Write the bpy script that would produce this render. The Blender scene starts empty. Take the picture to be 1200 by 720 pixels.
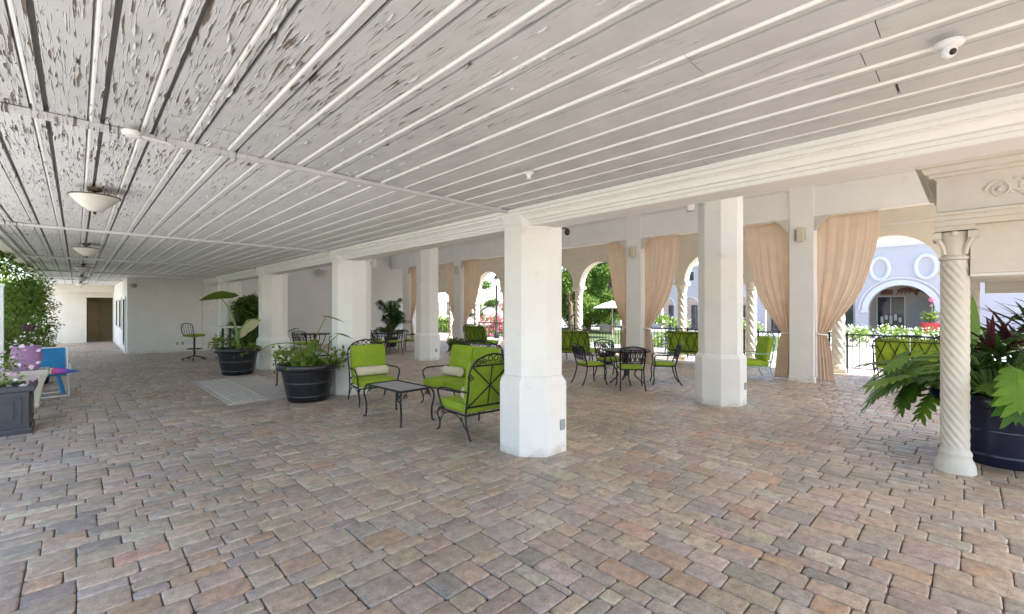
import bpy, bmesh, math, random
import numpy as np
from mathutils import Vector, Matrix
random.seed(7); rng = np.random.default_rng(11)
PI = math.pi
sc = bpy.context.scene
COL = sc.collection

# ------------------------------------------------------------------ materials
def new_mat(name):
    m = bpy.data.materials.new(name); m.use_nodes = True
    nt = m.node_tree; b = nt.nodes['Principled BSDF']
    return m, nt, b
def N(nt, t, **kw):
    n = nt.nodes.new(t)
    for k, v in kw.items(): setattr(n, k, v)
    return n
def noise(nt, scale, detail=4, rough=.6, vec=None, obj=True):
    n = N(nt, 'ShaderNodeTexNoise'); n.inputs['Scale'].default_value = scale
    n.inputs['Detail'].default_value = detail; n.inputs['Roughness'].default_value = rough
    if vec is None:
        tc = N(nt, 'ShaderNodeTexCoord'); vec = tc.outputs['Object']
    nt.links.new(vec, n.inputs['Vector'])
    return n
def ramp(nt, src, p0, c0, p1, c1):
    r = N(nt, 'ShaderNodeValToRGB'); e = r.color_ramp.elements
    e[0].position = p0; e[0].color = (*c0, 1); e[1].position = p1; e[1].color = (*c1, 1)
    nt.links.new(src, r.inputs['Fac']); return r
def mixc(nt, fac, a, b, mode='MIX'):
    m = N(nt, 'ShaderNodeMix', data_type='RGBA', blend_type=mode)
    for sock, v in ((m.inputs[0], fac), (m.inputs[6], a), (m.inputs[7], b)):
        if isinstance(v, (int, float)): sock.default_value = v
        elif isinstance(v, tuple): sock.default_value = (*v, 1)
        else: nt.links.new(v, sock)
    return m.outputs[2]
def bump(nt, b, src, strength, dist):
    bp = N(nt, 'ShaderNodeBump'); bp.inputs['Strength'].default_value = strength
    bp.inputs['Distance'].default_value = dist
    nt.links.new(src, bp.inputs['Height']); nt.links.new(bp.outputs[0], b.inputs['Normal']); return bp
def basic(name, col, rough=.6, var=.12, nscale=6, bscale=60, bstr=.15, bdist=.004, metal=0, spec=None, stain=None, sss=0):
    m, nt, b = new_mat(name)
    n = noise(nt, nscale, 5, .65)
    lo = tuple(c*(1-var) for c in col); hi = tuple(min(1, c*(1+var*.6)) for c in col)
    c = ramp(nt, n.outputs['Fac'], .3, lo, .7, hi).outputs[0]
    if stain:
        n2 = noise(nt, stain[1], 6, .75)
        f = ramp(nt, n2.outputs['Fac'], stain[2], (0, 0, 0), stain[3], (1, 1, 1)).outputs[0]
        c = mixc(nt, f, c, stain[0])
    nt.links.new(c, b.inputs['Base Color'])
    b.inputs['Roughness'].default_value = rough; b.inputs['Metallic'].default_value = metal
    if spec is not None: b.inputs['Specular IOR Level'].default_value = spec
    if bstr:
        n3 = noise(nt, bscale, 4, .6); bump(nt, b, n3.outputs['Fac'], bstr, bdist)
    return m
def leafmat(name, dark, light, trans=.35, rough=.5):
    m, nt, b = new_mat(name)
    at = N(nt, 'ShaderNodeAttribute', attribute_name='rnd')
    c = ramp(nt, at.outputs['Fac'], 0, dark, 1, light).outputs[0]
    n = noise(nt, 25, 3); c2 = mixc(nt, .25, c, ramp(nt, n.outputs['Fac'], .3, dark, .7, light).outputs[0])
    nt.links.new(c2, b.inputs['Base Color']); b.inputs['Roughness'].default_value = rough
    tr = N(nt, 'ShaderNodeBsdfTranslucent'); nt.links.new(c2, tr.inputs['Color'])
    mx = N(nt, 'ShaderNodeMixShader'); mx.inputs[0].default_value = trans
    nt.links.new(b.outputs[0], mx.inputs[1]); nt.links.new(tr.outputs[0], mx.inputs[2])
    nt.links.new(mx.outputs[0], nt.nodes['Material Output'].inputs['Surface'])
    return m

M = {}
M['stucco'] = basic('white_stucco', (.84, .82, .78), .88, .05, 1.6, 45, .35, .006, stain=((.62, .58, .52), 2.3, .60, .80))
def soiled(m):
    # splashed dirt with its own ragged outline along the foot of a wall or pillar
    nt = m.node_tree; b = nt.nodes['Principled BSDF']; src = b.inputs['Base Color'].links[0].from_socket
    tc = N(nt, 'ShaderNodeTexCoord'); sx = N(nt, 'ShaderNodeSeparateXYZ'); nt.links.new(tc.outputs['Object'], sx.inputs[0])
    n = noise(nt, 9, 6, .7, tc.outputs['Object'])
    mr = N(nt, 'ShaderNodeMapRange'); nt.links.new(sx.outputs['Z'], mr.inputs[0])
    for i, v in ((1, 0), (2, .22), (3, .34), (4, -.1)): mr.inputs[i].default_value = v
    ad = N(nt, 'ShaderNodeMath', operation='ADD'); nt.links.new(n.outputs['Fac'], ad.inputs[0]); nt.links.new(mr.outputs[0], ad.inputs[1])
    f = ramp(nt, ad.outputs[0], .60, (0, 0, 0), .95, (.6, .6, .6)).outputs[0]
    c = mixc(nt, f, src, (.42, .36, .29)); nt.links.new(c, b.inputs['Base Color'])
    n2 = noise(nt, 5, 3, .5, tc.outputs['Object']); bp = N(nt, 'ShaderNodeBump'); bp.inputs['Strength'].default_value = .5; bp.inputs['Distance'].default_value = .02
    nt.links.new(n2.outputs['Fac'], bp.inputs['Height']); old = b.inputs['Normal'].links[0].from_node; nt.links.new(bp.outputs[0], old.inputs['Normal'])
soiled(M['stucco'])
M['stucco_grey'] = basic('grey_white_stucco', (.74, .73, .72), .9, .05, 1.2, 55, .3, .005, stain=((.6, .58, .55), 1.7, .6, .8))  # greyer stucco for the beam, terrace ceiling, end wall and portal soffit
M['cream'] = basic('cream_stucco', (.76, .71, .61), .88, .07, 2, 50, .35, .006, stain=((.6, .54, .44), 3, .58, .8))
M['limestone'] = basic('cast_limestone', (.63, .595, .52), .85, .07, 5, 70, .4, .005, stain=((.5, .46, .38), 5, .6, .85))
M['trim'] = basic('white_trim_paint', (.80, .79, .76), .6, .05, 3, 30, .2, .003, stain=((.66, .64, .6), 4, .6, .8))
M['iron'] = basic('black_wrought_iron', (.018, .018, .02), .42, .3, 20, 120, .25, .001, metal=.3)
M['alum'] = basic('bronze_cast_aluminium', (.022, .02, .026), .4, .3, 20, 120, .25, .001, metal=.4)
M['green'] = basic('lime_green_canvas', (.28, .41, .018), .85, .16, 3.5, 420, .35, .0012)
def sunfaded(m):
    # every cushion faded a little differently, with soft creases
    nt = m.node_tree; b = nt.nodes['Principled BSDF']; src = b.inputs['Base Color'].links[0].from_socket
    oi = N(nt, 'ShaderNodeObjectInfo'); f = ramp(nt, oi.outputs['Random'], 0, (.84, .86, .9), 1, (1.1, 1.06, 1.25)).outputs[0]
    nt.links.new(mixc(nt, 1.0, src, f, 'MULTIPLY'), b.inputs['Base Color'])
    tc = N(nt, 'ShaderNodeTexCoord'); mp = N(nt, 'ShaderNodeMapping'); mp.inputs['Scale'].default_value = (5, 9, 6); nt.links.new(tc.outputs['Object'], mp.inputs['Vector'])
    n2 = noise(nt, 1.2, 3, .5, mp.outputs[0]); n2.inputs['Distortion'].default_value = 1.2
    bp = N(nt, 'ShaderNodeBump'); bp.inputs['Strength'].default_value = .55; bp.inputs['Distance'].default_value = .03
    nt.links.new(n2.outputs['Fac'], bp.inputs['Height']); nt.links.new(bp.outputs[0], b.inputs['Normal'].links[0].from_node.inputs['Normal'])
sunfaded(M['green'])
M['tealstrap'] = basic('pale_teal_enamel', (.25, .42, .38), .5, .1)
M['bolster'] = basic('cream_canvas', (.68, .60, .46), .88, .08, 14, 400, .3, .001)
M['curtain'] = basic('apricot_canvas', (.88, .75, .62), .9, .08, 3, 350, .2, .001)
def add_translucency(m, f):
    nt = m.node_tree; b = nt.nodes['Principled BSDF']; tr = N(nt, 'ShaderNodeBsdfTranslucent')
    nt.links.new(b.inputs['Base Color'].links[0].from_socket, tr.inputs['Color'])
    mx = N(nt, 'ShaderNodeMixShader'); mx.inputs[0].default_value = f
    nt.links.new(b.outputs[0], mx.inputs[1]); nt.links.new(tr.outputs[0], mx.inputs[2])
    nt.links.new(mx.outputs[0], nt.nodes['Material Output'].inputs['Surface'])
add_translucency(M['curtain'], .4)
M['batten'] = basic('lit_bead_edge', (.81, .805, .79), .5, .06, 5, 40, .35, .004, stain=((.55, .5, .44), 8, .66, .8))  # paler than the boards so the bead reads as a lit edge
M['potdark'] = basic('charcoal_resin', (.012, .012, .016), .36, .25, 5, 30, .2, .003, stain=((.06, .06, .065), 9, .55, .8))
M['potsq'] = basic('graphite_resin', (.028, .032, .045), .36, .2, 4, 40, .1, .002)
M['potnavy'] = basic('navy_glazed_ceramic', (.015, .017, .045), .2, .3, 4, 10, .1, .002)
M['purple'] = basic('lavender_ceramic', (.44, .24, .48), .4, .12, 4, 20, .1, .002)
M['redpot'] = basic('red_glazed_ceramic', (.5, .04, .05), .3, .1)
M['soil'] = basic('potting_soil', (.05, .035, .025), .95, .4, 30, 60, .8, .02)
M['bluefab'] = basic('blue_mesh_fabric', (.015, .20, .44), .7, .2, 8, 300, .3, .001)
M['whitetube'] = basic('white_powdercoat', (.75, .75, .75), .35, .05)
M['brown'] = basic('olive_brown_paint', (.27, .21, .11), .6, .12, 3)
M['browndoor'] = basic('brown_door_paint', (.32, .22, .10), .5, .12, 3)
M['gray'] = basic('grey_metal', (.35, .36, .36), .45, .1)
M['black'] = basic('black_plastic', (.015, .015, .015), .4, .1)
M['chrome'] = basic('brushed_metal', (.45, .44, .42), .35, .1, metal=.9)
M['alabaster'] = basic('alabaster_glass', (.66, .64, .58), .35, .12, 9, 30, .05, .002, stain=((.5, .43, .3), 7, .6, .8))
M['brass'] = basic('aged_bronze', (.12, .08, .045), .5, .3, 20, metal=.6)
M['lilac'] = basic('pale_facade_stucco', (.50, .47, .50), .9, .04, 1, 30, .2, .006)
M['lilactrim'] = basic('white_facade_trim', (.62, .60, .62), .8, .03, 1, 30, .1, .004)
M['facadein'] = basic('loggia_plaster', (.55, .5, .45), .9, .1)
M['bark'] = basic('tree_bark', (.13, .095, .065), .95, .3, 8, 20, .8, .02)
M['asph'] = basic('courtyard_concrete', (.30, .28, .26), .9, .12, 1.5, 40, .3, .005)
M['joint'] = basic('sandy_joint', (.15, .12, .09), .95, .3, 30, 150, .6, .004)
M['slab'] = basic('pale_concrete', (.54, .49, .43), .75, .1, 4, 60, .25, .003)
M['grass'] = basic('lawn_soil', (.06, .09, .025), .95, .35, 3, 60, .8, .03)
M['roofmat'] = basic('flat_roof_felt', (.4, .39, .37), .9, .1)
M['darkbrown'] = basic('dark_brown_metal', (.05, .02, .02), .5, .2)
M['bounce_ground'] = basic('pale_bounce_ground', (.58, .55, .50), .9, .1, 1.5, 40, .3, .005)
M['teak'] = basic('brown_relief', (.22, .10, .07), .8, .2)
M['canvaswhite'] = basic('white_canvas', (.8, .79, .76), .8, .05)

def fill_canopy_mat():
    m, nt, b = new_mat('fill_light_canopy')
    b.inputs['Base Color'].default_value = (.85, .85, .84, 1); b.inputs['Roughness'].default_value = .8
    tr = N(nt, 'ShaderNodeBsdfTranslucent'); tr.inputs['Color'].default_value = (.86, .87, .90, 1)
    mx = N(nt, 'ShaderNodeMixShader'); mx.inputs[0].default_value = .05
    nt.links.new(b.outputs[0], mx.inputs[1]); nt.links.new(tr.outputs[0], mx.inputs[2])
    nt.links.new(mx.outputs[0], nt.nodes['Material Output'].inputs['Surface']); return m
M['canopy'] = fill_canopy_mat()
def glass_mat():
    m, nt, b = new_mat('dark_shop_glass')
    n = noise(nt, 1.3, 3); c = ramp(nt, n.outputs['Fac'], .35, (.02, .025, .035), .7, (.10, .11, .13)).outputs[0]
    nt.links.new(c, b.inputs['Base Color']); b.inputs['Roughness'].default_value = .08
    b.inputs['Specular IOR Level'].default_value = .7
    return m
M['glass'] = glass_mat()
def ceil_mat():
    # old white paint on boards: peeled patches elongated along the boards show weathered wood
    m, nt, b = new_mat('peeling_white_boards')
    tc = N(nt, 'ShaderNodeTexCoord'); mp = N(nt, 'ShaderNodeMapping'); nt.links.new(tc.outputs['Object'], mp.inputs['Vector'])
    mp.inputs['Scale'].default_value = (74, 5.2, 8)
    n1 = noise(nt, 1.0, 2, .5, mp.outputs[0]); n1.inputs['Distortion'].default_value = .5
    # wear mask: strong near the garden edge, fading inward
    n2 = noise(nt, 1.1, 3, .6, tc.outputs['Object'])
    sx = N(nt, 'ShaderNodeSeparateXYZ'); nt.links.new(tc.outputs['Object'], sx.inputs[0])
    mr = N(nt, 'ShaderNodeMapRange'); nt.links.new(sx.outputs['X'], mr.inputs[0])
    for i, v in ((1, .3), (2, 2.9), (3, .06), (4, -.13)): mr.inputs[i].default_value = v
    ad = N(nt, 'ShaderNodeMath', operation='ADD'); nt.links.new(n1.outputs['Fac'], ad.inputs[0]); nt.links.new(mr.outputs[0], ad.inputs[1])
    m2 = N(nt, 'ShaderNodeMath', operation='MULTIPLY_ADD'); nt.links.new(n2.outputs['Fac'], m2.inputs[0]); m2.inputs[1].default_value = .35
    nt.links.new(ad.outputs[0], m2.inputs[2])
    mry = N(nt, 'ShaderNodeMapRange'); nt.links.new(sx.outputs['Y'], mry.inputs[0])
    for i, v in ((1, 2.5), (2, 6.5), (3, .035), (4, -.02)): mry.inputs[i].default_value = v
    m3 = N(nt, 'ShaderNodeMath', operation='ADD'); nt.links.new(m2.outputs[0], m3.inputs[0]); nt.links.new(mry.outputs[0], m3.inputs[1]); m2 = m3
    peel = ramp(nt, m2.outputs[0], .875, (0, 0, 0), .895, (1, 1, 1))
    lift = ramp(nt, m2.outputs[0], .78, (0, 0, 0), .87, (1, 1, 1))
    n3 = noise(nt, 3.5, 4, .6, tc.outputs['Object'])
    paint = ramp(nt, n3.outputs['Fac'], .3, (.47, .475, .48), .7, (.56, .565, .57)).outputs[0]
    # paler board colour in the bays past the first cross batten
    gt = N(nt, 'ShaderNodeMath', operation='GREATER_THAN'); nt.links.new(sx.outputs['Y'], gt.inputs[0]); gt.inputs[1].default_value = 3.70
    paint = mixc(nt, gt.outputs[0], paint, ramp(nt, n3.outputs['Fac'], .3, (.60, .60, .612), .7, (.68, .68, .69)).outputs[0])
    n4 = noise(nt, 1.0, 2, .5, mp.outputs[0])
    wood = ramp(nt, n4.outputs['Fac'], .35, (.045, .035, .028), .65, (.15, .12, .09)).outputs[0]
    nt.links.new(mixc(nt, peel.outputs[0], paint, wood), b.inputs['Base Color'])
    b.inputs['Roughness'].default_value = .65
    s = N(nt, 'ShaderNodeMath', operation='MULTIPLY_ADD'); nt.links.new(peel.outputs[0], s.inputs[0]); s.inputs[1].default_value = -1.6
    nt.links.new(lift.outputs[0], s.inputs[2])
    n5 = noise(nt, 14, 5, .7, tc.outputs['Object'])
    s2 = N(nt, 'ShaderNodeMath', operation='MULTIPLY_ADD'); nt.links.new(n5.outputs['Fac'], s2.inputs[0]); s2.inputs[1].default_value = .5
    nt.links.new(s.outputs[0], s2.inputs[2])
    bump(nt, b, s2.outputs[0], .75, .006)
    return m
M['ceil'] = ceil_mat()
def paver_mat():
    m, nt, b = new_mat('tumbled_pavers')
    at = N(nt, 'ShaderNodeAttribute', attribute_name='pcol')
    n = noise(nt, 9, 5, .7); n2 = noise(nt, 70, 4, .7); n3 = noise(nt, .7, 3, .6)
    c = mixc(nt, ramp(nt, n.outputs['Fac'], .40, (0, 0, 0), .70, (.85, .85, .85)).outputs[0], at.outputs['Color'], (.38, .32, .265))
    n6 = noise(nt, 16, 4, .65); c = mixc(nt, .8, c, ramp(nt, n6.outputs['Fac'], .30, (.66, .64, .63), .68, (1.30, 1.29, 1.28)).outputs[0], 'MULTIPLY')
    c = mixc(nt, .55, c, ramp(nt, n2.outputs['Fac'], .3, (.45, .45, .45), .7, (1.25, 1.25, 1.25)).outputs[0], 'MULTIPLY')
    c = mixc(nt, .5, c, ramp(nt, n3.outputs['Fac'], .35, (.72, .70, .68), .65, (1.15, 1.15, 1.15)).outputs[0], 'MULTIPLY')
    nt.links.new(c, b.inputs['Base Color'])
    r = ramp(nt, n.outputs['Fac'], .3, (.34, .34, .34), .7, (.56, .56, .56)); nt.links.new(r.outputs[0], b.inputs['Roughness'])
    bump(nt, b, n2.outputs['Fac'], .55, .004)
    return m
M['paver'] = paver_mat()
M['lf_shrub'] = leafmat('shrub_leaves', (.055, .12, .015), (.29, .41, .06), .5)
M['lf_dark'] = leafmat('dark_leaves', (.018, .06, .015), (.09, .19, .04), .3, .35)
M['lf_mid'] = leafmat('mixed_leaves', (.03, .08, .015), (.17, .27, .05), .35, .4)
M['lf_philo'] = leafmat('philodendron_leaves', (.045, .145, .016), (.20, .38, .045), .4, .35)
M['lf_red'] = leafmat('bromeliad_leaves', (.03, .02, .02), (.20, .04, .06), .25, .35)
M['lf_yellow'] = leafmat('yellowed_leaf', (.62, .55, .28), (.76, .70, .42), .4)
M['lf_tree'] = leafmat('tree_leaves', (.06, .13, .02), (.26, .38, .07), .6)
M['lf_white'] = leafmat('white_petals', (.7, .7, .66), (.86, .85, .82), .3)
M['lf_pink'] = leafmat('pink_petals', (.55, .22, .42), (.85, .68, .80), .3)
M['lf_blue'] = leafmat('blue_petals', (.16, .22, .55), (.55, .60, .85), .3)
M['lf_rose'] = leafmat('rose_petals', (.6, .08, .18), (.8, .25, .35), .3)
M['stem'] = basic('green_stem', (.17, .28, .06), .5, .2)

# ------------------------------------------------------------------ mesh builder
class MB:
    def __init__(s): s.v = []; s.f = []; s.r = None
    def add(s, vs, fs, mat=None):
        o = len(s.v)
        if mat is not None: vs = [tuple(mat @ Vector(v)) for v in vs]
        s.v.extend(tuple(v) for v in vs); s.f.extend(tuple(i+o for i in f) for f in fs); return s
    def box(s, x0, x1, y0, y1, z0, z1, mat=None):
        vs = [(x, y, z) for z in (z0, z1) for y in (y0, y1) for x in (x0, x1)]
        return s.add(vs, [(0, 2, 3, 1), (4, 5, 7, 6), (0, 1, 5, 4), (2, 6, 7, 3), (0, 4, 6, 2), (1, 3, 7, 5)], mat)
    def tube(s, pts, r, n=8, closed=False, cap=True):
        pts = [Vector(p) for p in pts]; L = len(pts); rr = r if isinstance(r, (list, tuple)) else [r]*L
        vs = []; fs = []; up = None
        for i, p in enumerate(pts):
            if closed: t = pts[(i+1) % L]-pts[i-1]
            else: t = pts[min(i+1, L-1)]-pts[max(i-1, 0)]
            t = t.normalized() if t.length > 1e-9 else Vector((0, 0, 1))
            if up is None:
                up = Vector((0, 0, 1)) if abs(t.z) < .9 else Vector((1, 0, 0))
            a = (up-t*up.dot(t))
            a = a.normalized() if a.length > 1e-6 else t.orthogonal().normalized()
            up = a; b = t.cross(a)
            for k in range(n):
                q = 2*PI*k/n; vs.append(p+(a*math.cos(q)+b*math.sin(q))*rr[i])
        for i in range(L if closed else L-1):
            j = (i+1) % L
            for k in range(n):
                k2 = (k+1) % n; fs.append((i*n+k, i*n+k2, j*n+k2, j*n+k))
        if cap and not closed:
            fs.append(tuple(range(n-1, -1, -1))); fs.append(tuple((L-1)*n+k for k in range(n)))
        return s.add(vs, fs)
    def lathe(s, prof, n=24, c=(0, 0, 0), ph=0, cap=True, fn=None):
        vs = []; fs = []; L = len(prof)
        for (r, z) in prof:
            for k in range(n):
                q = 2*PI*k/n+ph; rr = r*(fn(q, z) if fn else 1)
                vs.append((c[0]+rr*math.cos(q), c[1]+rr*math.sin(q), c[2]+z))
        for i in range(L-1):
            for k in range(n):
                k2 = (k+1) % n; fs.append((i*n+k, i*n+k2, (i+1)*n+k2, (i+1)*n+k))
        if cap: fs.append(tuple(range(n-1, -1, -1))); fs.append(tuple((L-1)*n+k for k in range(n)))
        return s.add(vs, fs)
    def prism(s, poly, axis, a0, a1):
        # poly in the plane normal to axis; axis 'x': (y,z), 'y': (x,z), 'z': (x,y)
        def P3(p, a): return {'x': (a, p[0], p[1]), 'y': (p[0], a, p[1]), 'z': (p[0], p[1], a)}[axis]
        n = len(poly); vs = [P3(p, a0) for p in poly]+[P3(p, a1) for p in poly]
        fs = [tuple(range(n)), tuple(range(2*n-1, n-1, -1))]+[(i, i+n, (i+1) % n+n, (i+1) % n) for i in range(n)]
        return s.add(vs, fs)
    def ellip(s, c, r, nu=10, nv=7, mat=None):
        vs = []; fs = []
        for i in range(nv+1):
            th = PI*i/nv
            for k in range(nu):
                q = 2*PI*k/nu; vs.append((c[0]+r[0]*math.sin(th)*math.cos(q), c[1]+r[1]*math.sin(th)*math.sin(q), c[2]+r[2]*math.cos(th)))
        for i in range(nv):
            for k in range(nu):
                k2 = (k+1) % nu; fs.append((i*nu+k, (i+1)*nu+k, (i+1)*nu+k2, i*nu+k2))
        return s.add(vs, fs, mat)
    def rbox(s, c, sz, rad=.03, puff=.0, mat=None, seg=3):
        bm = bmesh.new(); bmesh.ops.create_cube(bm, size=1)
        for v in bm.verts: v.co = Vector((v.co.x*sz[0], v.co.y*sz[1], v.co.z*sz[2]))
        bmesh.ops.subdivide_edges(bm, edges=bm.edges[:], cuts=4, use_grid_fill=True)
        hx, hy, hz = sz[0]/2, sz[1]/2, sz[2]/2
        for v in bm.verts:
            q = [max(-h+rad, min(h-rad, x)) for x, h in zip(v.co, (hx, hy, hz))]
            d = v.co-Vector(q)
            if d.length > 1e-6:
                v.co = Vector(q)+d.normalized()*rad
            if puff:
                a = (1-(v.co.x/hx)**2)*(1-(v.co.y/hy)**2); b = (1-(v.co.x/hx)**2)*(1-(v.co.z/hz)**2)
                if sz[2] <= sz[1]: v.co.z += math.copysign(puff*max(a, 0), v.co.z)
                else: v.co.y += math.copysign(puff*max(b, 0), v.co.y)
        bm.verts.ensure_lookup_table()
        vs = [v.co+Vector(c) if mat is None else mat @ (v.co+Vector(c)) for v in bm.verts]; fs = [tuple(v.index for v in f.verts) for f in bm.faces]
        bm.free(); return s.add(vs, fs)
    def build(s, name, mat, parent=None, smooth=False, bevel=0, loc=None, rz=0, rnd=None):
        me = bpy.data.meshes.new(name); me.from_pydata(s.v, [], s.f); me.update()
        if bevel or True:
            bm = bmesh.new(); bm.from_mesh(me)
            if rnd is None: bmesh.ops.recalc_face_normals(bm, faces=bm.faces[:])
            if bevel:
                es = [e for e in bm.edges if len(e.link_faces) == 2 and e.calc_face_angle(0) > .5]
                bmesh.ops.bevel(bm, geom=es, offset=bevel, segments=2, affect='EDGES', profile=.6, clamp_overlap=True)
            bm.to_mesh(me); bm.free()
        if smooth:
            me.polygons.foreach_set('use_smooth', [True]*len(me.polygons))
            try: me.set_sharp_from_angle(angle=math.radians(40))
            except Exception: pass
        if rnd is not None:
            a = me.attributes.new('rnd', 'FLOAT', 'POINT'); a.data.foreach_set('value', rnd)
        me.materials.append(mat)
        o = bpy.data.objects.new(name, me); COL.objects.link(o)
        if parent: o.parent = parent
        if loc: o.location = loc
        if rz: o.rotation_euler = (0, 0, rz)
        return o

def tag(o, label=None, cat=None, group=None, kind=None):
    if label: o['label'] = label
    if cat: o['category'] = cat
    if group: o['group'] = group
    if kind: o['kind'] = kind
    return o
def thing(name, label, cat, loc=(0, 0, 0), rz=0, group=None):
    o = bpy.data.objects.new(name, None); COL.objects.link(o)
    o.empty_display_size = .2; o.location = loc; o.rotation_euler = (0, 0, rz)
    return tag(o, label, cat, group)
def struct(o): o['kind'] = 'structure'; return o
def dup(root, loc, rz=0, label=None, group=None):
    r = root.copy(); COL.objects.link(r); r.location = loc; r.rotation_euler = (0, 0, rz)
    if label: r['label'] = label
    if group: r['group'] = group
    for ch in list(root.children):
        c = ch.copy(); COL.objects.link(c); c.parent = r
        for g in list(ch.children):
            d = g.copy(); COL.objects.link(d); d.parent = c
    return r
def arc(c, r, a0, a1, n, plane='xz'):
    out = []
    for i in range(n+1):
        a = a0+(a1-a0)*i/n; u, w = r*math.cos(a), r*math.sin(a)
        out.append((c[0]+u, c[1], c[2]+w) if plane == 'xz' else (c[0], c[1]+u, c[2]+w) if plane == 'yz' else (c[0]+u, c[1]+w, c[2]))
    return out
def spline(pts, n=6):
    P = [Vector(p) for p in pts]; out = []
    for i in range(len(P)-1):
        p0 = P[max(i-1, 0)]; p1 = P[i]; p2 = P[i+1]; p3 = P[min(i+2, len(P)-1)]
        for k in range(n):
            t = k/n
            out.append(.5*((2*p1)+(p2-p0)*t+(2*p0-5*p1+4*p2-p3)*t*t+(3*p1-p0-3*p2+p3)*t**3))
    out.append(P[-1]); return out

# leaf scatter: centres, outward dirs -> folded diamond leaves
def leaves(name, mat, C_, D_, size, aspect=.45, parent=None, jitter=.7, sizevar=.4, loc=None, droop=.25):
    n = len(C_); C_ = np.asarray(C_, float); D_ = np.asarray(D_, float)
    D_ = D_+rng.normal(0, jitter, (n, 3)); D_[:, 2] -= droop*.3
    D_ /= np.linalg.norm(D_, axis=1, keepdims=True)+1e-9
    R = rng.normal(0, 1, (n, 3)); S = np.cross(D_, R); S /= np.linalg.norm(S, axis=1, keepdims=True)+1e-9
    U = np.cross(S, D_); L = size*(1+rng.uniform(-sizevar, sizevar, (n, 1)))
    W = L*aspect*.5
    base = C_-D_*L*.5; tip = C_+D_*L*.5-U*L*.12; m1 = C_+U*L*.06
    l = m1-D_*L*.05+S*W; r = m1-D_*L*.05-S*W
    V = np.stack([base, l, tip, r], 1).reshape(-1, 3)
    f = np.arange(n)*4
    F = np.stack([np.stack([f, f+1, f+2], 1), np.stack([f, f+2, f+3], 1)], 1).reshape(-1, 3)
    me = bpy.data.meshes.new(name)
    me.vertices.add(len(V)); me.vertices.foreach_set('co', V.astype('f').ravel())
    me.loops.add(F.size); me.loops.foreach_set('vertex_index', F.astype('i').ravel())
    me.polygons.add(len(F)); me.polygons.foreach_set('loop_start', np.arange(len(F), dtype='i')*3)
    me.update(calc_edges=True)
    a = me.attributes.new('rnd', 'FLOAT', 'POINT'); a.data.foreach_set('value', np.repeat(rng.uniform(0, 1, n), 4).astype('f'))
    me.materials.append(mat); o = bpy.data.objects.new(name, me); COL.objects.link(o); o['kind'] = 'stuff'
    if parent: o.parent = parent
    if loc: o.location = loc
    return o
def clump_pts(blobs, per, shell=.55):
    """points in the outer part of a list of ellipsoids (cx,cy,cz,rx,ry,rz)"""
    Cs = []; Ds = []
    for b in blobs:
        n = max(4, int(per*(b[3]*b[4]*b[5])**(2/3)))
        d = rng.normal(0, 1, (n, 3)); d /= np.linalg.norm(d, axis=1, keepdims=True)
        rad = (shell+(1-shell)*rng.uniform(0, 1, (n, 1)))*(1+rng.normal(0, .07, (n, 1)))
        Cs.append(np.array(b[:3])+d*rad*np.array(b[3:6])); Ds.append(d)
    return np.concatenate(Cs), np.concatenate(Ds)

# ================================================================== SETTING
ZC = 2.77            # corridor ceiling
ZT = 4.65            # terrace ceiling
R1 = [(3.92, 3.68+4.94*k) for k in range(4)]          # octagonal pillars along the corridor
R2 = [(8.17, 3.12+4.62*k) for k in range(4)]
R3 = [(11.86, 2.70+4.25*k) for k in range(5)]         # square piers with curtains
AX = 14.2; ACOL = [.35+2.1*k for k in range(-2, 11)]

# ---- ground
b = MB(); b.add([(-260, -260, -.05), (320, -260, -.05), (320, 320, -.05), (-260, 320, -.05)], [(0, 1, 2, 3)])
struct(b.build('ground', M['asph']))
b = MB(); b.add([(-.95, -6, -.016), (14.6, -6, -.016), (14.6, 31, -.016), (-.95, 31, -.016)], [(0, 1, 2, 3)])
b.add([(-.95, -6, -.016), (14.6, -6, -.016), (14.6, -6, -.05), (-.95, -6, -.05)], [(0, 1, 2, 3)])
b.add([(14.6, -6, -.016), (14.6, 31, -.016), (14.6, 31, -.05), (14.6, -6, -.05)], [(0, 1, 2, 3)])
struct(b.build('terrace_floor', M['joint']))
b = MB(); b.add([(18.5, 5.5, -.046), (31, 5.5, -.046), (31, 40, -.046), (18.5, 40, -.046)], [(0, 1, 2, 3)])
b.add([(-40, -6, -.046), (-8, -6, -.046), (-8, 60, -.046), (-40, 60, -.046)], [(0, 1, 2, 3)])
struct(b.build('lawn', M['grass']))
b = MB(); b.add([(-8, -14, -.044), (-.96, -14, -.044), (-.96, 29, -.044), (-8, 29, -.044)], [(0, 1, 2, 3)]); struct(b.build('path', M['bounce_ground']))  # pale strip added on the garden side to bounce sunlight under the ceiling

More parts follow.
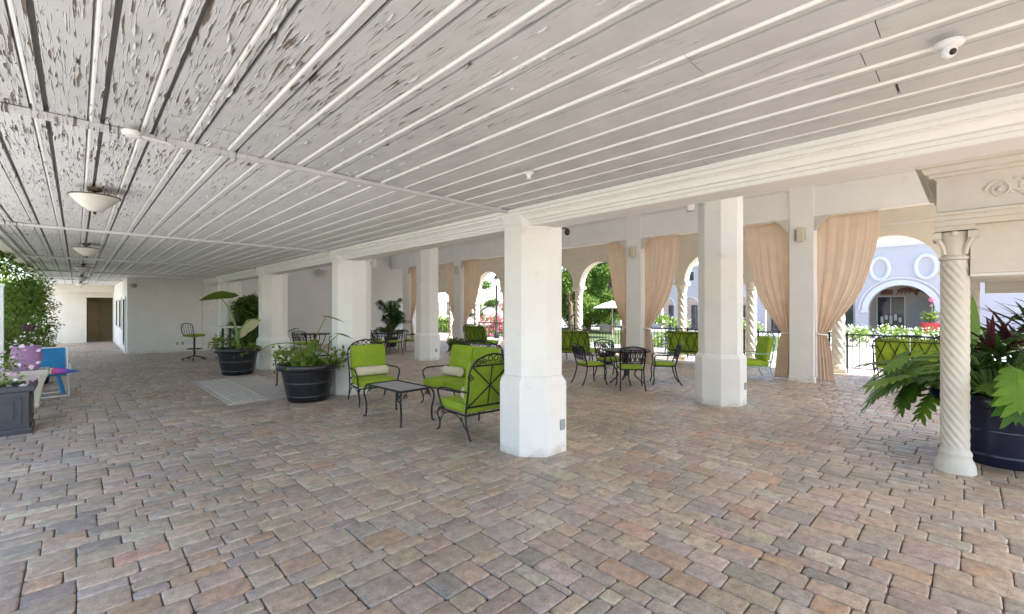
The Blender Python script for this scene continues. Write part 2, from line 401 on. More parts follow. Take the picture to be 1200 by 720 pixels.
# ---- pavers: random three-size pattern, every paver a tumbled block in ONE pavement sheet
def build_pavement():
    U = .058; X0, Y0 = -.93, -2.9; NX = int(15.5/U); NY = int(33.3/U); r = random.Random(5)
    def ramp_zone(x, y): return 1.98 < x < 3.1 and 9.0 < y < 12.15
    def layout(nx, ny):                 # tumbled pavers laid in broken courses along the first axis
        sky = [0]*nx; out = []
        while True:
            m = min(sky)
            if m >= ny: return out
            i = sky.index(m); g = 1
            while i+g < nx and sky[i+g] == m: g += 1
            i0 = i
            while g > 0:
                ws = [w for w in (3, 4, 4, 4, 5, 5) if w == g or g-w >= 3]
                w = r.choice(ws) if ws else g
                h = r.choice((2, 2, 3, 3, 3, 3, 4) if w > 3 else (2, 3, 3))
                left = sky[i0-1] if i0 else -9
                if left-m in (h-1, h+1): h = left-m     # close up with the neighbour where it nearly fits
                h = max(2, h); out.append((i0, m, w, h))
                for q in range(i0, i0+w): sky[q] = m+h
                i0 += w; g -= w
    occ = np.zeros((NX+8, NY+8), bool); pcs = []
    def zone(x, y): return (x-y) > .3+.35*math.sin(y*1.9)+.25*math.sin(y*5.3)
    for k, lay in enumerate((layout(NX, NY), [(j, i, h, w) for (i, j, w, h) in layout(NY, NX)])):
        for (i, j, w, h) in lay:
            x, y = X0+i*U, Y0+j*U
            if zone(x+w*U/2, y+h*U/2) == bool(k) and not occ[i:i+w, j:j+h].any():
                occ[i:i+w, j:j+h] = True; pcs.append((x, y, w*U, h*U))
    for j in range(NY):                  # small cut stones close the seam between the two laying directions
        for i in range(NX):
            if occ[i, j]: continue
            w = h = 1
            while w < 4 and i+w < NX and not occ[i+w, j]: w += 1
            while h < 4 and j+h < NY and not occ[i:i+w, j+h].any(): h += 1
            occ[i:i+w, j:j+h] = True; pcs.append((X0+i*U, Y0+j*U, w*U, h*U))
    pcs = [p for p in pcs if not ramp_zone(p[0]+p[2]/2, p[1]+p[3]/2)]
    pal = np.array([(.49, .37, .265), (.44, .33, .25), (.39, .335, .29), (.25, .225, .205), (.51, .31, .19), (.55, .45, .34), (.43, .36, .31), (.39, .285, .23)])
    wt = np.array([.24, .19, .13, .05, .06, .12, .14, .07])
    V = []; F = []; Cc = []; nv = 0
    th = np.arange(4)*PI/2
    for (x, y, w, h) in pcs:
        cx, cy = x+w/2, y+h/2; d = math.hypot(cx, cy); near = d < 9.5
        k = 4 if near else 2
        g = r.uniform(.002, .0042); hx, hy = w/2-g, h/2-g; rad = min(r.uniform(.014, .03), hx*.8, hy*.8)
        pts = []
        for q in range(4):
            sx = (1, -1, -1, 1)[q]; sy = (1, 1, -1, -1)[q]
            for a in range(k):
                an = q*PI/2+(PI/2)*a/(k-1)
                pts.append((sx*(hx-rad)+rad*math.cos(an), sy*(hy-rad)+rad*math.sin(an)))
        pts = np.array(pts); n = len(pts)
        if near: pts += rng.normal(0, .0017, pts.shape)
        tx, ty, dz = r.gauss(0, .006), r.gauss(0, .006), r.gauss(0, .0012)
        rings = ((1.0, 0, -.016), (1.0, .0, -.0065), (1, .0045, -.0015), (1, .011, 0)) if near else ((1, 0, -.016), (1, 0, -.005), (1, .008, 0))
        for (_, ins, z) in rings:
            s = np.stack([pts[:, 0]*(1-ins/hx), pts[:, 1]*(1-ins/hy)], 1)
            zz = z+dz+(s[:, 0]*tx+s[:, 1]*ty if z > -.01 else 0)
            V.append(np.column_stack([s[:, 0]+cx, s[:, 1]+cy, np.broadcast_to(zz, n)]))
        m = len(rings)
        for a in range(m-1):
            for q in range(n):
                q2 = (q+1) % n; F.append((nv+a*n+q, nv+a*n+q2, nv+(a+1)*n+q2, nv+(a+1)*n+q))
        F.append(tuple(nv+(m-1)*n+q for q in range(n)))
        c = (pal[rng.choice(8, p=wt)]*.74+np.array([.42, .335, .265])*.26)*np.array([1.17, 1.18, 1.16])*r.uniform(.88, 1.12); c = c*(1+np.array([r.gauss(0, .03) for _ in range(3)]))
        Cc.append(np.tile(np.append(c, 1), (m*n, 1))); nv += m*n
    V = np.concatenate(V); Cc = np.concatenate(Cc)
    me = bpy.data.meshes.new('pavement'); lens = np.array([len(f) for f in F], 'i')
    me.vertices.add(len(V)); me.vertices.foreach_set('co', V.astype('f').ravel())
    idx = np.fromiter((i for f in F for i in f), 'i'); me.loops.add(len(idx)); me.loops.foreach_set('vertex_index', idx)
    me.polygons.add(len(F)); me.polygons.foreach_set('loop_start', np.concatenate([[0], np.cumsum(lens)[:-1]]).astype('i'))
    me.update(calc_edges=True)
    a = me.attributes.new('pcol', 'FLOAT_COLOR', 'POINT'); a.data.foreach_set('color', Cc.astype('f').ravel())
    me.materials.append(M['paver']); o = bpy.data.objects.new('pavement', me); COL.objects.link(o); struct(o)
build_pavement()

# ---- pale ramp slab with a studded warning panel, set in the pavers
b = MB(); b.box(1.86, 3.2, 8.9, 12.28, -.016, .008)
pt = thing('ramp_slab', 'pale concrete slab with a studded panel let into the pavers between two black pots', 'ramp', (0, 0, 0))
b.build('slab', M['slab'], pt, bevel=.003)
b = MB(); b.box(1.93, 2.53, 8.98, 12.2, .008, .011)
for i in range(8):
    for j in range(42): b.lathe([(.022, .010), (.019, .017), (.010, .019)], 8, (1.97+i*.074, 9.03+j*.0745, 0))
b.build('tactile_panel', M['slab'], pt)

# ---- corridor ceiling: wide boards, raised battens, dark grooves, joints, curling flakes
def build_ceiling():
    b = MB(); bb = MB(); P = .235; x = -.82; Y0, Y1 = -2.95, 30.4
    SE = [3.70-4.98, 3.70, 8.68, 13.66, 18.64, 23.6, 28.6]
    r = random.Random(3)
    while x < 3.62:
        xb = min(x+.158, 3.62)
        # wide board in lengths with small joints
        y = Y0
        while y < Y1:
            L = r.uniform(2.2, 4.5); y2 = min(y+L, Y1); dz = r.uniform(-.0025, .0025)
            b.box(x+.002, xb, y, y2-(.004 if abs(x-2.5) < .4 and abs(y2) < 1 else r.choice((.003, .004, .004, .013))), ZC+dz, ZC+.02+dz); y = y2
        if xb < 3.6:
            # flush strip with a chamfer coloured as a lit edge on its garden side and an open joint on the other
            y = Y0
            while y < Y1:
                y2 = min(y+r.uniform(3.5, 6), Y1); z = ZC-.003+r.uniform(-.001, .001)
                b.box(xb+.024, xb+.057, y, y2-.003, z, ZC+.02)
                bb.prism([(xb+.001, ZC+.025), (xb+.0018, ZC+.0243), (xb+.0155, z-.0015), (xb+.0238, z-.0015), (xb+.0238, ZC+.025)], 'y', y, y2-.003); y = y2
        x += P
    o = b.build('ceiling', M['ceil'])
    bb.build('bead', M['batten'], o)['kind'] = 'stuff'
    # paint flakes hanging from the boards: small curled strips
    vs = []; fs = []
    def flake(cx, cy, ln, wd, drop, z):
        n0 = len(vs); a = rng.normal(0, .07); ca, sa = math.cos(a), math.sin(a); cols = 4; rows = 3; sg = 1 if rng.random() < .5 else -1
        for i in range(cols):
            u = i/(cols-1)-.5; taper = (1-(2*u)**2*.8)
            for j in range(rows):
                w = j/(rows-1); px = sg*(w-.5)*wd*taper; py = u*ln+rng.normal(0, ln*.03)
                vs.append((cx+px*ca-py*sa, cy+px*sa+py*ca, z-drop*(w**1.6)*taper-.0006))
        for i in range(cols-1):
            for j in range(rows-1): fs.append((n0+i*rows+j, n0+i*rows+j+1, n0+(i+1)*rows+j+1, n0+(i+1)*rows+j))
    cnt = 0
    cl = [(rng.uniform(-.8, 2.9)*1.0, rng.uniform(-1, 13)) for _ in range(200)]
    while cnt < 1900:
        if rng.random() < .65:
            c = cl[rng.integers(len(cl))]; cx = c[0]+rng.normal(0, .07); cy = c[1]+rng.normal(0, .25)
        else: cx, cy = rng.uniform(-.8, 3.6), rng.uniform(-1, 14)
        if not -.8 < cx < 3.6: continue
        if rng.random() > max(.03, 1-(cx-.1)/2.1): continue
        ph = (cx+.82) % P
        if ph < .02 or .14 < ph < .165 or ph > .215: continue
        z = ZC-.003
        flake(cx, cy, abs(rng.normal(.05, .035))+.018, rng.uniform(.004, .010), rng.uniform(.003, .011), z); cnt += 1
    me = bpy.data.meshes.new('f'); me.from_pydata(vs, [], fs); me.update(); me.materials.append(M['ceil'])
    f = bpy.data.objects.new('peeling_paint', me); COL.objects.link(f); f.parent = o; f['kind'] = 'stuff'
    struct(o)
    # cross battens at every bay
    for y in SE:
        c = MB(); c.prism([(y-.034, ZC-.004), (y-.03, ZC-.03), (y-.018, ZC-.036), (y+.018, ZC-.036), (y+.03, ZC-.03), (y+.034, ZC-.004)], 'x', -.84, 3.62)
        t = c.build('cross_batten', M['ceil'], o)
    b = MB(); b.box(-.9, 3.6, -3.0, 30.6, ZC+.03, ZC+.22); struct(b.build('roof', M['roofmat']))
build_ceiling()
# eave trim on the garden edge
t = thing('eave_trim', 'white eave board and gutter along the garden edge of the boarded ceiling', 'eave')
b = MB(); b.box(-.98, -.835, -3, 30.6, ZC-.07, ZC+.25); b.build('board', M['trim'], t)
b = MB(); b.box(-.835, -.76, -3, 30.6, ZC-.035, ZC-.001); b.build('moulding', M['trim'], t)
b = MB(); b.tube([(-1.05, -3, ZC+.02), (-1.05, 30.6, ZC+.02)], .06, 10); b.build('gutter', M['gray'], t, True)

# ---- beam with crown moulding
t = thing('edge_beam', 'long white beam with stepped crown moulding along the inner edge of the boarded ceiling', 'beam', (0, 0, 0))
b = MB(); b.box(3.66, 3.94, -4.2, 21.15, 2.58, ZT-.002); b.build('beam', M['stucco_grey'], t)
b = MB(); cm = [(3.66, 2.583), (3.648, 2.583), (3.648, 2.606), (3.655, 2.607), (3.655, 2.613), (3.628, 2.614), (3.628, 2.634), (3.638, 2.636), (3.638, 2.642), (3.605, 2.645), (3.598, 2.664), (3.58, 2.684), (3.562, 2.690), (3.57, 2.694), (3.57, 2.700), (3.54, 2.702), (3.54, 2.722), (3.548, 2.724), (3.548, 2.731), (3.51, 2.734), (3.51, 2.768), (3.66, 2.768)]
b.prism([(p[0], p[1]) for p in cm], 'y', -4.2, 21.15); b.build('crown_moulding', M['trim'], t)

# ---- octagonal pillars
def oct_pillar(name, x, y, ztop, half, hb, label, group, outlet=None, cap=True):
    t = thing(name, label, 'pillar', (x, y, 0), 0, group); q = 1/math.cos(PI/8); ph = PI/8
    b = MB(); b.lathe([(hb*q, -.01), (hb*q, .80), (half*q+.005, .875), (half*q+.005, .88)], 8, ph=ph); b.build('base', M['stucco'], t, bevel=.012)
    b = MB(); b.lathe([(half*q, .88), (half*q, ztop-.002)], 8, ph=ph); b.build('shaft', M['stucco'], t, bevel=.012)
    if cap:
        b = MB(); b.lathe([(half*q+.003, ztop-.17), (half*q+.02, ztop-.15), (half*q+.02, ztop-.10), (half*q+.055, ztop-.03), (half*q+.055, ztop-.004)], 8, ph=ph); b.build('capital', M['trim'], t, bevel=.006)
    if outlet:
        ox, oy, oz = outlet; b = MB(); b.rbox((ox, oy, oz), (.075, .03, .12) if abs(oy) > abs(ox) else (.03, .075, .12), .008); b.build('outlet_cover', M['gray'], t)
    return t
lab1 = ['big white octagonal pillar with a grey outlet cover, nearest the camera', 'white octagonal pillar behind the upright green armchair', 'white octagonal pillar between the two large black pots', 'farthest white corridor pillar, beyond the tall elephant ear plant']
for i, (x, y) in enumerate(R1): oct_pillar('octagonal_pillar', x, y, ZC-.01 if i else ZC-.01, .335, .385, lab1[i], 'octagonal pillars along the corridor edge', (.08, -.392, .32) if i == 0 else None)
lab2 = ['tall white octagonal pillar carrying a speaker, to the right of the dining set', 'white octagonal pillar hidden behind the biggest pillar', 'white octagonal pillar behind the green loveseat with a dark socket low down', 'slim white pillar beside the second corridor pillar, near the end wall']
for i, (x, y) in enumerate(R2):
    if i == 1: continue
    oct_pillar('octagonal_pillar', x, y, ZT, .335, .385, lab2[i], 'octagonal pillars out on the terrace', (.08, -.392, .32) if i in (0, 2) else None, False)
oct_pillar('octagonal_pillar', *R2[1], ZT, .335, .385, lab2[1], 'octagonal pillars out on the terrace', None, False)

# ---- terrace ceiling, header beam, square piers
b = MB(); b.box(3.945, 4.6, -4.2, 21.15, ZT, ZT+.2); b.box(11.5, 14.5, -4.2, 21.15, ZT, ZT+.2); b.box(4.6, 11.5, 20.6, 21.15, ZT, ZT+.2); b.box(4.6, 11.5, -4.2, -4.0, ZT, ZT+.2); struct(b.build('terrace_ceiling', M['stucco_grey']))
# unseen translucent canopy on rafters, added to let soft fill light into the terrace
b = MB(); b.add([(4.55, -4.1, ZT+.22), (11.55, -4.1, ZT+.22), (11.55, 20.65, ZT+.22), (4.55, 20.65, ZT+.22)], [(0, 1, 2, 3)]); struct(b.build('fill_canopy_roof', M['canopy']))
t = thing('fill_canopy_rafters', 'unseen white rafters carrying the added translucent fill-light canopy over the terrace', 'rafters')
for k in range(10): b = MB(); b.box(4.6, 11.5, -3.6+2.6*k, -3.5+2.6*k, ZT+.02, ZT+.2); b.build('rafter', M['trim'], t)
t = thing('header_beam', 'deep white header beam that the apricot curtains hang from', 'beam')
b = MB(); b.box(11.76, 12.02, -4.2, 21.15, 3.70, ZT-.003); b.build('beam', M['stucco'], t, bevel=.01)
b = MB(); b.box(11.725, 11.758, -4.2, 21.15, 4.36, 4.44); b.build('moulding', M['trim'], t, bevel=.008)
pl = ['white square pier between the two widest apricot curtains', 'white square pier behind the iron dining table', 'white square pier hidden behind the biggest pillar', 'white square pier with apricot curtains behind the green loveseat', 'white square pier against the terrace end wall']
for i, (x, y) in enumerate(R3):
    t = thing('square_pier', pl[i], 'pier', (x, y, 0), 0, 'square piers of the curtain row')
    b = MB(); b.box(-.145, .19, -.24, .24, .12, ZT-.004); b.build('shaft', M['stucco'], t, bevel=.012)
    b = MB(); b.box(-.165, .21, -.26, .26, -.01, .118); b.build('plinth', M['stucco'], t, bevel=.012)

# ---- outer arcade
def arch_poly(y0, y1, ztop, cs, half, spring, seg=18):
    p = [(y0, ztop), (y0, spring)]
    for c in cs:
        if c-half < y0 or c+half > y1: continue
        p += [(c+half*math.cos(PI-PI*i/seg), spring+half*math.sin(PI-PI*i/seg)) for i in range(seg+1)]
    return p+[(y1, spring), (y1, ztop)]
t = thing('arcade_wall', 'cream arcade of round arches on twisted columns along the courtyard side', 'arcade')
cs = [(ACOL[i]+ACOL[i+1])/2 for i in range(len(ACOL)-1)]
b = MB(); b.prism(arch_poly(-4.0, 21.15, ZT-.003, cs, .9, 2.52), 'x', AX-.14, AX+.2); b.build('wall', M['cream'], t)
b = MB(); b.box(AX-.17, AX-.143, -4, 21.15, 3.66, 3.70); b.build('string_course', M['trim'], t, bevel=.005)
def twisted(bb, r, z0, z1, turns, lobes=5, n=40, rings=110, depth=.10, c=(0, 0, 0)):
    vs = []; fs = []
    for i in range(rings+1):
        z = z0+(z1-z0)*i/rings; ph = 2*PI*turns*i/rings
        fade = min(1, min(i, rings-i)/4)
        for k in range(n):
            q = 2*PI*k/n; w = abs(math.cos((q-ph)*lobes/2))**.8
            rr = r*(1-depth*fade+depth*fade*w*1.3)
            vs.append((c[0]+rr*math.cos(q), c[1]+rr*math.sin(q), c[2]+z))
    for i in range(rings):
        for k in range(n):
            k2 = (k+1) % n; fs.append((i*n+k, i*n+k2, (i+1)*n+k2, (i+1)*n+k))
    bb.add(vs, fs)
sh = MB(); twisted(sh, .14, .2, 2.2, -1.5, 6, 48, 70, .16); cap0 = None
for i, y in enumerate(ACOL[:-1]):
    if i == 0:
        cc = sh.build('column', M['cream'], t, True, loc=(AX+.03, y, 0)); me_col = cc.data
        b = MB(); b.lathe([(.13, 2.2), (.16, 2.22), (.15, 2.26), (.17, 2.34), (.21, 2.42)], 20); b.box(-.2, .2, -.2, .2, 2.42, 2.52); cp = b.build('capital', M['cream'], cc); me_cap = cp.data
        b = MB(); b.box(-.19, .19, -.19, .19, -.01, .1); b.lathe([(.18, .1), (.18, .15), (.14, .2)], 20); bs = b.build('base', M['cream'], cc); me_bas = bs.data
    else:
        cc = bpy.data.objects.new('column', me_col); COL.objects.link(cc); cc.parent = t; cc.location = (AX+.03, y, 0)
        for nm, mm in (('capital', me_cap), ('base', me_bas)):
            o = bpy.data.objects.new(nm, mm); COL.objects.link(o); o.parent = cc

# ---- railings between the arcade columns
def railing(y0, y1, label):
    t = thing('railing', label, 'railing', (AX+.03, y0, 0), 0, 'black railings between the arcade columns'); L = y1-y0
    b = MB(); b.box(-.012, .012, 0, L, .97, 1.0); b.box(-.01, .01, 0, L, .12, .14); b.build('rail', M['iron'], t)
    b = MB(); n = int(L/.13)
    b.box(-.007, .007, -.007, .007, .14, .97); o = b.build('baluster', M['iron'], t, loc=(0, L/n, 0))
    for k in range(2, n):
        c = o.copy(); COL.objects.link(c); c.parent = t; c.location = (0, k*L/n, 0)
    for y in (.02, L-.02): b = MB(); b.box(-.02, .02, y-.02, y+.02, 0, 1.04); b.build('post', M['iron'], t)
rl = {2: 'black iron railing under the widest arch at the right', 1: 'black iron railing behind the big plant pot', 3: 'black railing behind the tied right curtain', 4: 'black railing beside the green lounge chair', 5: 'black railing left of the twisted column by the lounge chair', 6: 'black railing behind the white and blue flowers', 7: 'black railing with a small grey notice on it', 8: 'black railing just right of the biggest pillar', 9: 'black railing hidden behind the biggest pillar', 10: 'black railing behind the green loveseat', 11: 'black railing by the farthest arch'}
for i in range(1, len(ACOL)-1): railing(ACOL[i]+.17, ACOL[i+1]-.17, rl[i])
t = thing('notice_board', 'small dark grey notice with pale lines fixed on the railing', 'sign', (AX-.02, 9.55, .93))
b = MB(); b.box(-.02, .0, -.27, .27, -.13, .13); b.build('panel', M['gray'], t, bevel=.005)
b = MB()
for k, w in enumerate((.2, .14, .17)): b.box(-.023, -.0202, -w, w, .05-k*.06, .065-k*.06)
b.build('lettering', M['canvaswhite'], t)

# ---- walls at the far end
t = thing('wall', 'plain white stucco wall block at the end of the corridor with low outlets', 'wall')
b = MB(); b.box(1.3, 3.55, 21.2, 21.4, -.02, ZC+.01); b.box(3.56, 4.1, 21.16, 21.5, -.02, ZT-.003); b.build('front_face', M['stucco'], t)
b = MB(); b.box(1.3, 1.5, 21.402, 30.2, -.02, ZC+.01); b.build('side_face', M['stucco'], t)
for yy in (22.2, 24.3, 26.5):
    b = MB(); b.box(1.262, 1.299, yy-.5, yy+.5, 0.0 if yy == 22.2 else .8, 2.1); w = b.build('door' if yy == 22.2 else 'window', M['trim'], t, bevel=.006)
    b = MB(); b.box(1.255, 1.263, yy-.38, yy+.38, .3 if yy == 22.2 else .9, 2.0); b.build('pane', M['glass'], w)
for xx in (2.75, 2.92, 3.1):
    b = MB(); b.box(xx-.035, xx+.035, 21.17, 21.199, .27, .38); b.build('outlet_cover', M['gray' if xx < 3 else 'trim'], t, bevel=.004)
t = thing('wall_camera', 'small grey camera on a bracket at the corner of the white wall block', 'camera', (1.45, 21.2, 2.48))
b = MB(); b.lathe([(.07, -.06), (.11, -.03), (.11, .05), (.05, .07)], 16, (0, -.1, 0)); b.build('housing', M['gray'], t, True)
b = MB(); b.box(-.05, .05, -.04, -.0, -.08, .08); b.build('bracket', M['trim'], t)
t = thing('wall', 'tall plain grey white wall closing the far end of the terrace', 'wall')
b = MB(); b.box(4.101, 14.5, 21.2, 21.45, -.02, ZT+.01); b.build('face', M['stucco_grey'], t)
t = thing('wall', 'cream wall with a dark brown recessed doorway at the very end of the passage', 'wall')
b = MB(); b.box(-4, .34, 30, 30.2, -.02, ZC+.01); b.box(.34, 1.5, 30, 30.2, 2.2, ZC+.01); b.build('face', M['cream'], t)
b = MB(); b.box(.30, .34, 30.2, 31.4, -.02, 2.3); b.box(.34, 1.5, 31.2, 31.4, -.02, 2.3); b.box(1.31, 1.5, 30.21, 31.2, -.02, 2.3); b.box(.34, 1.31, 30.2, 31.2, 2.24, 2.3); b.build('recess', M['brown'], t)
b = MB(); b.box(.40, .80, 31.15, 31.199, .0, 2.0); d = b.build('door', M['browndoor'], t, bevel=.01)
b = MB(); b.ellip((.76, 31.12, 1.0), (.03, .03, .03)); b.build('handle', M['brass'], d, True)
b = MB(); b.box(-.8, 1.29, 29.3, 29.5, 2.45, ZC-.002); t = b.build('lintel', M['cream']); tag(t, 'cream lintel across the ceiling in front of the brown doorway', 'lintel')

# ---- stone portal with twisted columns at the right
t = thing('stone_portal', 'carved cream stone portal with scrolled frieze on a twisted column', 'portal', (0, 0, 0))
YE, YS = .33, -3.1; XF = 6.26; XB = 8.1
b = MB(); b.box(XF, XB, YS, YE-.07, 2.62, 2.96); b.build('frieze', M['limestone'], t, bevel=.006)
b = MB(); ar = [(0, 2.48), (-.0, 2.53), (-.025, 2.535), (-.025, 2.575), (-.05, 2.585), (-.05, 2.61), (0, 2.619)]
b.prism([(XF+p[0]+.002, p[1]) for p in ar]+[(XB, 2.619), (XB, 2.48)], 'y', YS, YE-.05); b.build('architrave', M['limestone'], t)
b = MB(); co = [(0, 2.94), (-.02, 2.962), (-.055, 2.967), (-.055, 2.995), (-.085, 3.005), (-.105, 3.045), (-.105, 3.06), (-.14, 3.065), (-.16, 3.095), (-.16, 3.12)]
for k in range(len(co)-1):      # stepped cornice returning around the end
    (a, z0), (c, z1) = co[k], co[k+1]
    if z1-z0 < .001: continue
    o1, o2 = -a, -c
    vs = []
    for (o, z) in ((o1, z0), (o2, z1)): vs += [(XF-o, YS, z), (XF-o, YE-.07+o, z), (XB+o, YE-.07+o, z), (XB+o, YS, z)]
    b.add(vs, [(0, 1, 5, 4), (1, 2, 6, 5), (2, 3, 7, 6), (3, 0, 4, 7)]+([(4, 5, 6, 7)] if k == len(co)-2 else [])+([(0, 3, 2, 1)] if k == 0 else []))
b.build('cornice', M['limestone'], t)
b = MB(); b.box(XF+.09, XF+.16, YS, .02, 2.0, 2.479); b.build('inner_panel', M['limestone'], t, bevel=.006)
b = MB(); b.box(XF+.092, XB-.11, YS, .02, 1.972, 1.998); b.build('soffit', M['stucco_grey'], t)
b = MB(); b.box(XB-.108, XB, YS, -.1, 1.84, 2.479); b.build('rear_lintel', M['limestone'], t)
# scroll ornament: raised rinceau on the frieze
b = MB()
def scroll(cy, cz, r, sgn, turns=1.5):
    pts = []
    for i in range(36):
        a = i/35*turns*2*PI; q = r*(1-.75*i/35)
        pts.append((XF-.006, cy+sgn*q*math.cos(a), cz+q*math.sin(a)))
    b.tube(pts, [.013*(1-.4*i/35) for i in range(36)], 6)
for k in range(6):
    yc = -.17-.52*k
    scroll(yc, 2.78, .09, 1); b.tube(spline([(XF-.005, yc-.09, 2.78), (XF-.006, yc-.2, 2.70), (XF-.005, yc-.34, 2.76), (XF-.004, yc-.42, 2.84)]), .011, 6)
    for q in range(7):
        a = q*.9; yy = yc-.06-.055*q; zz = 2.79+.05*math.sin(a*1.3)
        b.ellip((XF-.004, yy, zz+.03), (.012, .03, .014), 8, 5); b.ellip((XF-.004, yy-.02, zz-.03), (.012, .014, .03), 8, 5)
    b.ellip((XF-.008, yc, 2.78), (.02, .022, .022), 8, 6)
b.build('carved_scroll', M['limestone'], t, True)
for (cx, cy) in ((6.43, .13), (8.0, .05), (6.43, -2.9), (8.0, -2.9)):
    b = MB(); twisted(b, .108, .23, 2.14, -2.0, 10, 80, 150, .10); col = b.build('column', M['limestone'], t, True, loc=(cx, cy, 0))
    b = MB(); b.lathe([(.10, 2.14), (.122, 2.15), (.122, 2.17), (.10, 2.19), (.105, 2.26), (.125, 2.36), (.14, 2.42)], 24)
    for sx in (-1, 1):
        for sy in (-1, 1):
            b.tube([(sx*.13, sy*.13-.035, 2.385), (sx*.13, sy*.13+.035, 2.385)], .042, 12)
            b.tube(spline([(sx*.075, sy*.075, 2.2), (sx*.09, sy*.09, 2.28), (sx*.125, sy*.125, 2.36)]), [.024]*13, 6)
    for q in range(4): b.ellip((.145*math.cos(q*PI/2), .145*math.sin(q*PI/2), 2.40), (.03, .03, .028), 8, 6)
    b.box(-.145, .145, -.145, .145, 2.432, 2.48); b.build('capital', M['limestone'], col, True)
    b = MB(); b.lathe([(.16, -.01), (.157, .05), (.145, .10), (.128, .135), (.124, .16), (.13, .18), (.125, .20), (.112, .22), (.110, .235)], 24); b.build('base', M['limestone'], col, True)

# ---- facade across the courtyard
t = thing('courtyard_facade', 'pale lilac white pavilion with oval recesses above a big arch across the courtyard', 'building')
FX = 34; yc = 2.93
p = [(-9, 5.25), (-9, -.05)]
for c in (-4.4, yc):
    p += [(c-1.45, -.05)]+[(c+1.45*math.cos(PI-PI*i/20), 1.55+1.45*math.sin(PI-PI*i/20)) for i in range(21)]+[(c+1.45, -.05)]
p += [(5.0, -.05), (5.0, 5.25)]
b = MB(); b.prism(p, 'x', FX, FX+.5); b.build('wall', M['lilac'], t)
b = MB(); b.box(FX-.08, FX+.6, -9, 5.08, 5.25, 5.42); b.build('parapet', M['lilactrim'], t, bevel=.02)
for c in (-4.4, yc):
    b = MB()
    for r0, w in ((1.47, .28), (1.85, .08)):
        pts = [(c+(r0)*math.cos(PI*i/24), 1.55+r0*math.sin(PI*i/24)) for i in range(25)]+[(c+(r0+w)*math.cos(PI-PI*i/24), 1.55+(r0+w)*math.sin(PI-PI*i/24)) for i in range(25)]
        b.prism(pts, 'x', FX-.06, FX-.001)
    for s in (-1, 1): b.box(FX-.08, FX-.001, c+s*1.62-.2, c+s*1.62+.2, 1.42, 1.55)
    b.build('arch_trim', M['lilactrim'], t)
for c in (-5.4, -3.4, 1.85, 3.85):
    b = MB(); b.tube([(FX-.01, c+.42*math.cos(2*PI*i/28), 4.0+.64*math.sin(2*PI*i/28)) for i in range(28)], .11, 8, closed=True); b.build('oval_recess', M['lilactrim'], t, True)
b = MB(); b.box(FX+3.2, FX+3.4, -9, 5, -.05, 5.2); b.box(FX+.5, FX+3.2, -9, 5, 3.25, 3.35); b.box(FX+.5, FX+3.2, 4.9, 5, -.05, 3.2); b.build('loggia', M['facadein'], t)
for y0, y1, h in ((3.0, 4.3, 2.4), (-5, -3.2, 2.3)):
    b = MB(); b.box(FX+3.13, FX+3.199, y0, y1, .1, h); w = b.build('shop_window', M['glass'], t)
    b = MB(); b.box(FX+3.1, FX+3.129, y0-.06, y0, .0, h+.06); b.box(FX+3.1, FX+3.129, y1, y1+.06, 0, h+.06); b.box(FX+3.1, FX+3.129, y0, y1, h, h+.06); b.box(FX+3.1, FX+3.129, (y0+y1)/2-.02, (y0+y1)/2+.02, .1, h); b.build('frame', M['trim'], w)
    b = MB()
    for k in range(5): b.rbox((FX+3.08, y0+.2+k*.22, .95+.15*(k % 2)), (.08, .14, .3+.1*(k % 3)), .02)
    b.build('display', M['canvaswhite'], w)
pts = [(1.5, -.05), (1.5, 1.5)]+[(2.15+.65*math.cos(PI-PI*i/14), 1.6+.65*math.sin(PI-PI*i/14)) for i in range(15)]+[(2.8, -.05)]
b = MB(); b.prism(pts, 'x', FX+3.15, FX+3.198); b.build('dark_archway', M['gray'], t)
b = MB()       # winged relief under the loggia ceiling
for s in (-1, 1):
    b.tube(spline([(FX+3.15, 2.45, 2.72), (FX+3.12, 2.45+s*.45, 2.86), (FX+3.15, 2.45+s*.9, 2.76)]), [.04+.07*math.sin(PI*i/12) for i in range(13)], 8)
    for k in range(4): b.tube([(FX+3.14, 2.45+s*(.25+.16*k), 2.8), (FX+3.14, 2.45+s*(.35+.2*k), 2.6-.02*k)], [.06, .02], 6)
b.ellip((FX+3.12, 2.45, 2.66), (.07, .1, .2)); b.build('winged_relief', M['teak'], t, True)
b = MB(); b.box(FX+3.15, FX+3.19, 3.55, 4.15, 2.56, 2.86); b.build('shop_sign', M['teak'], t)

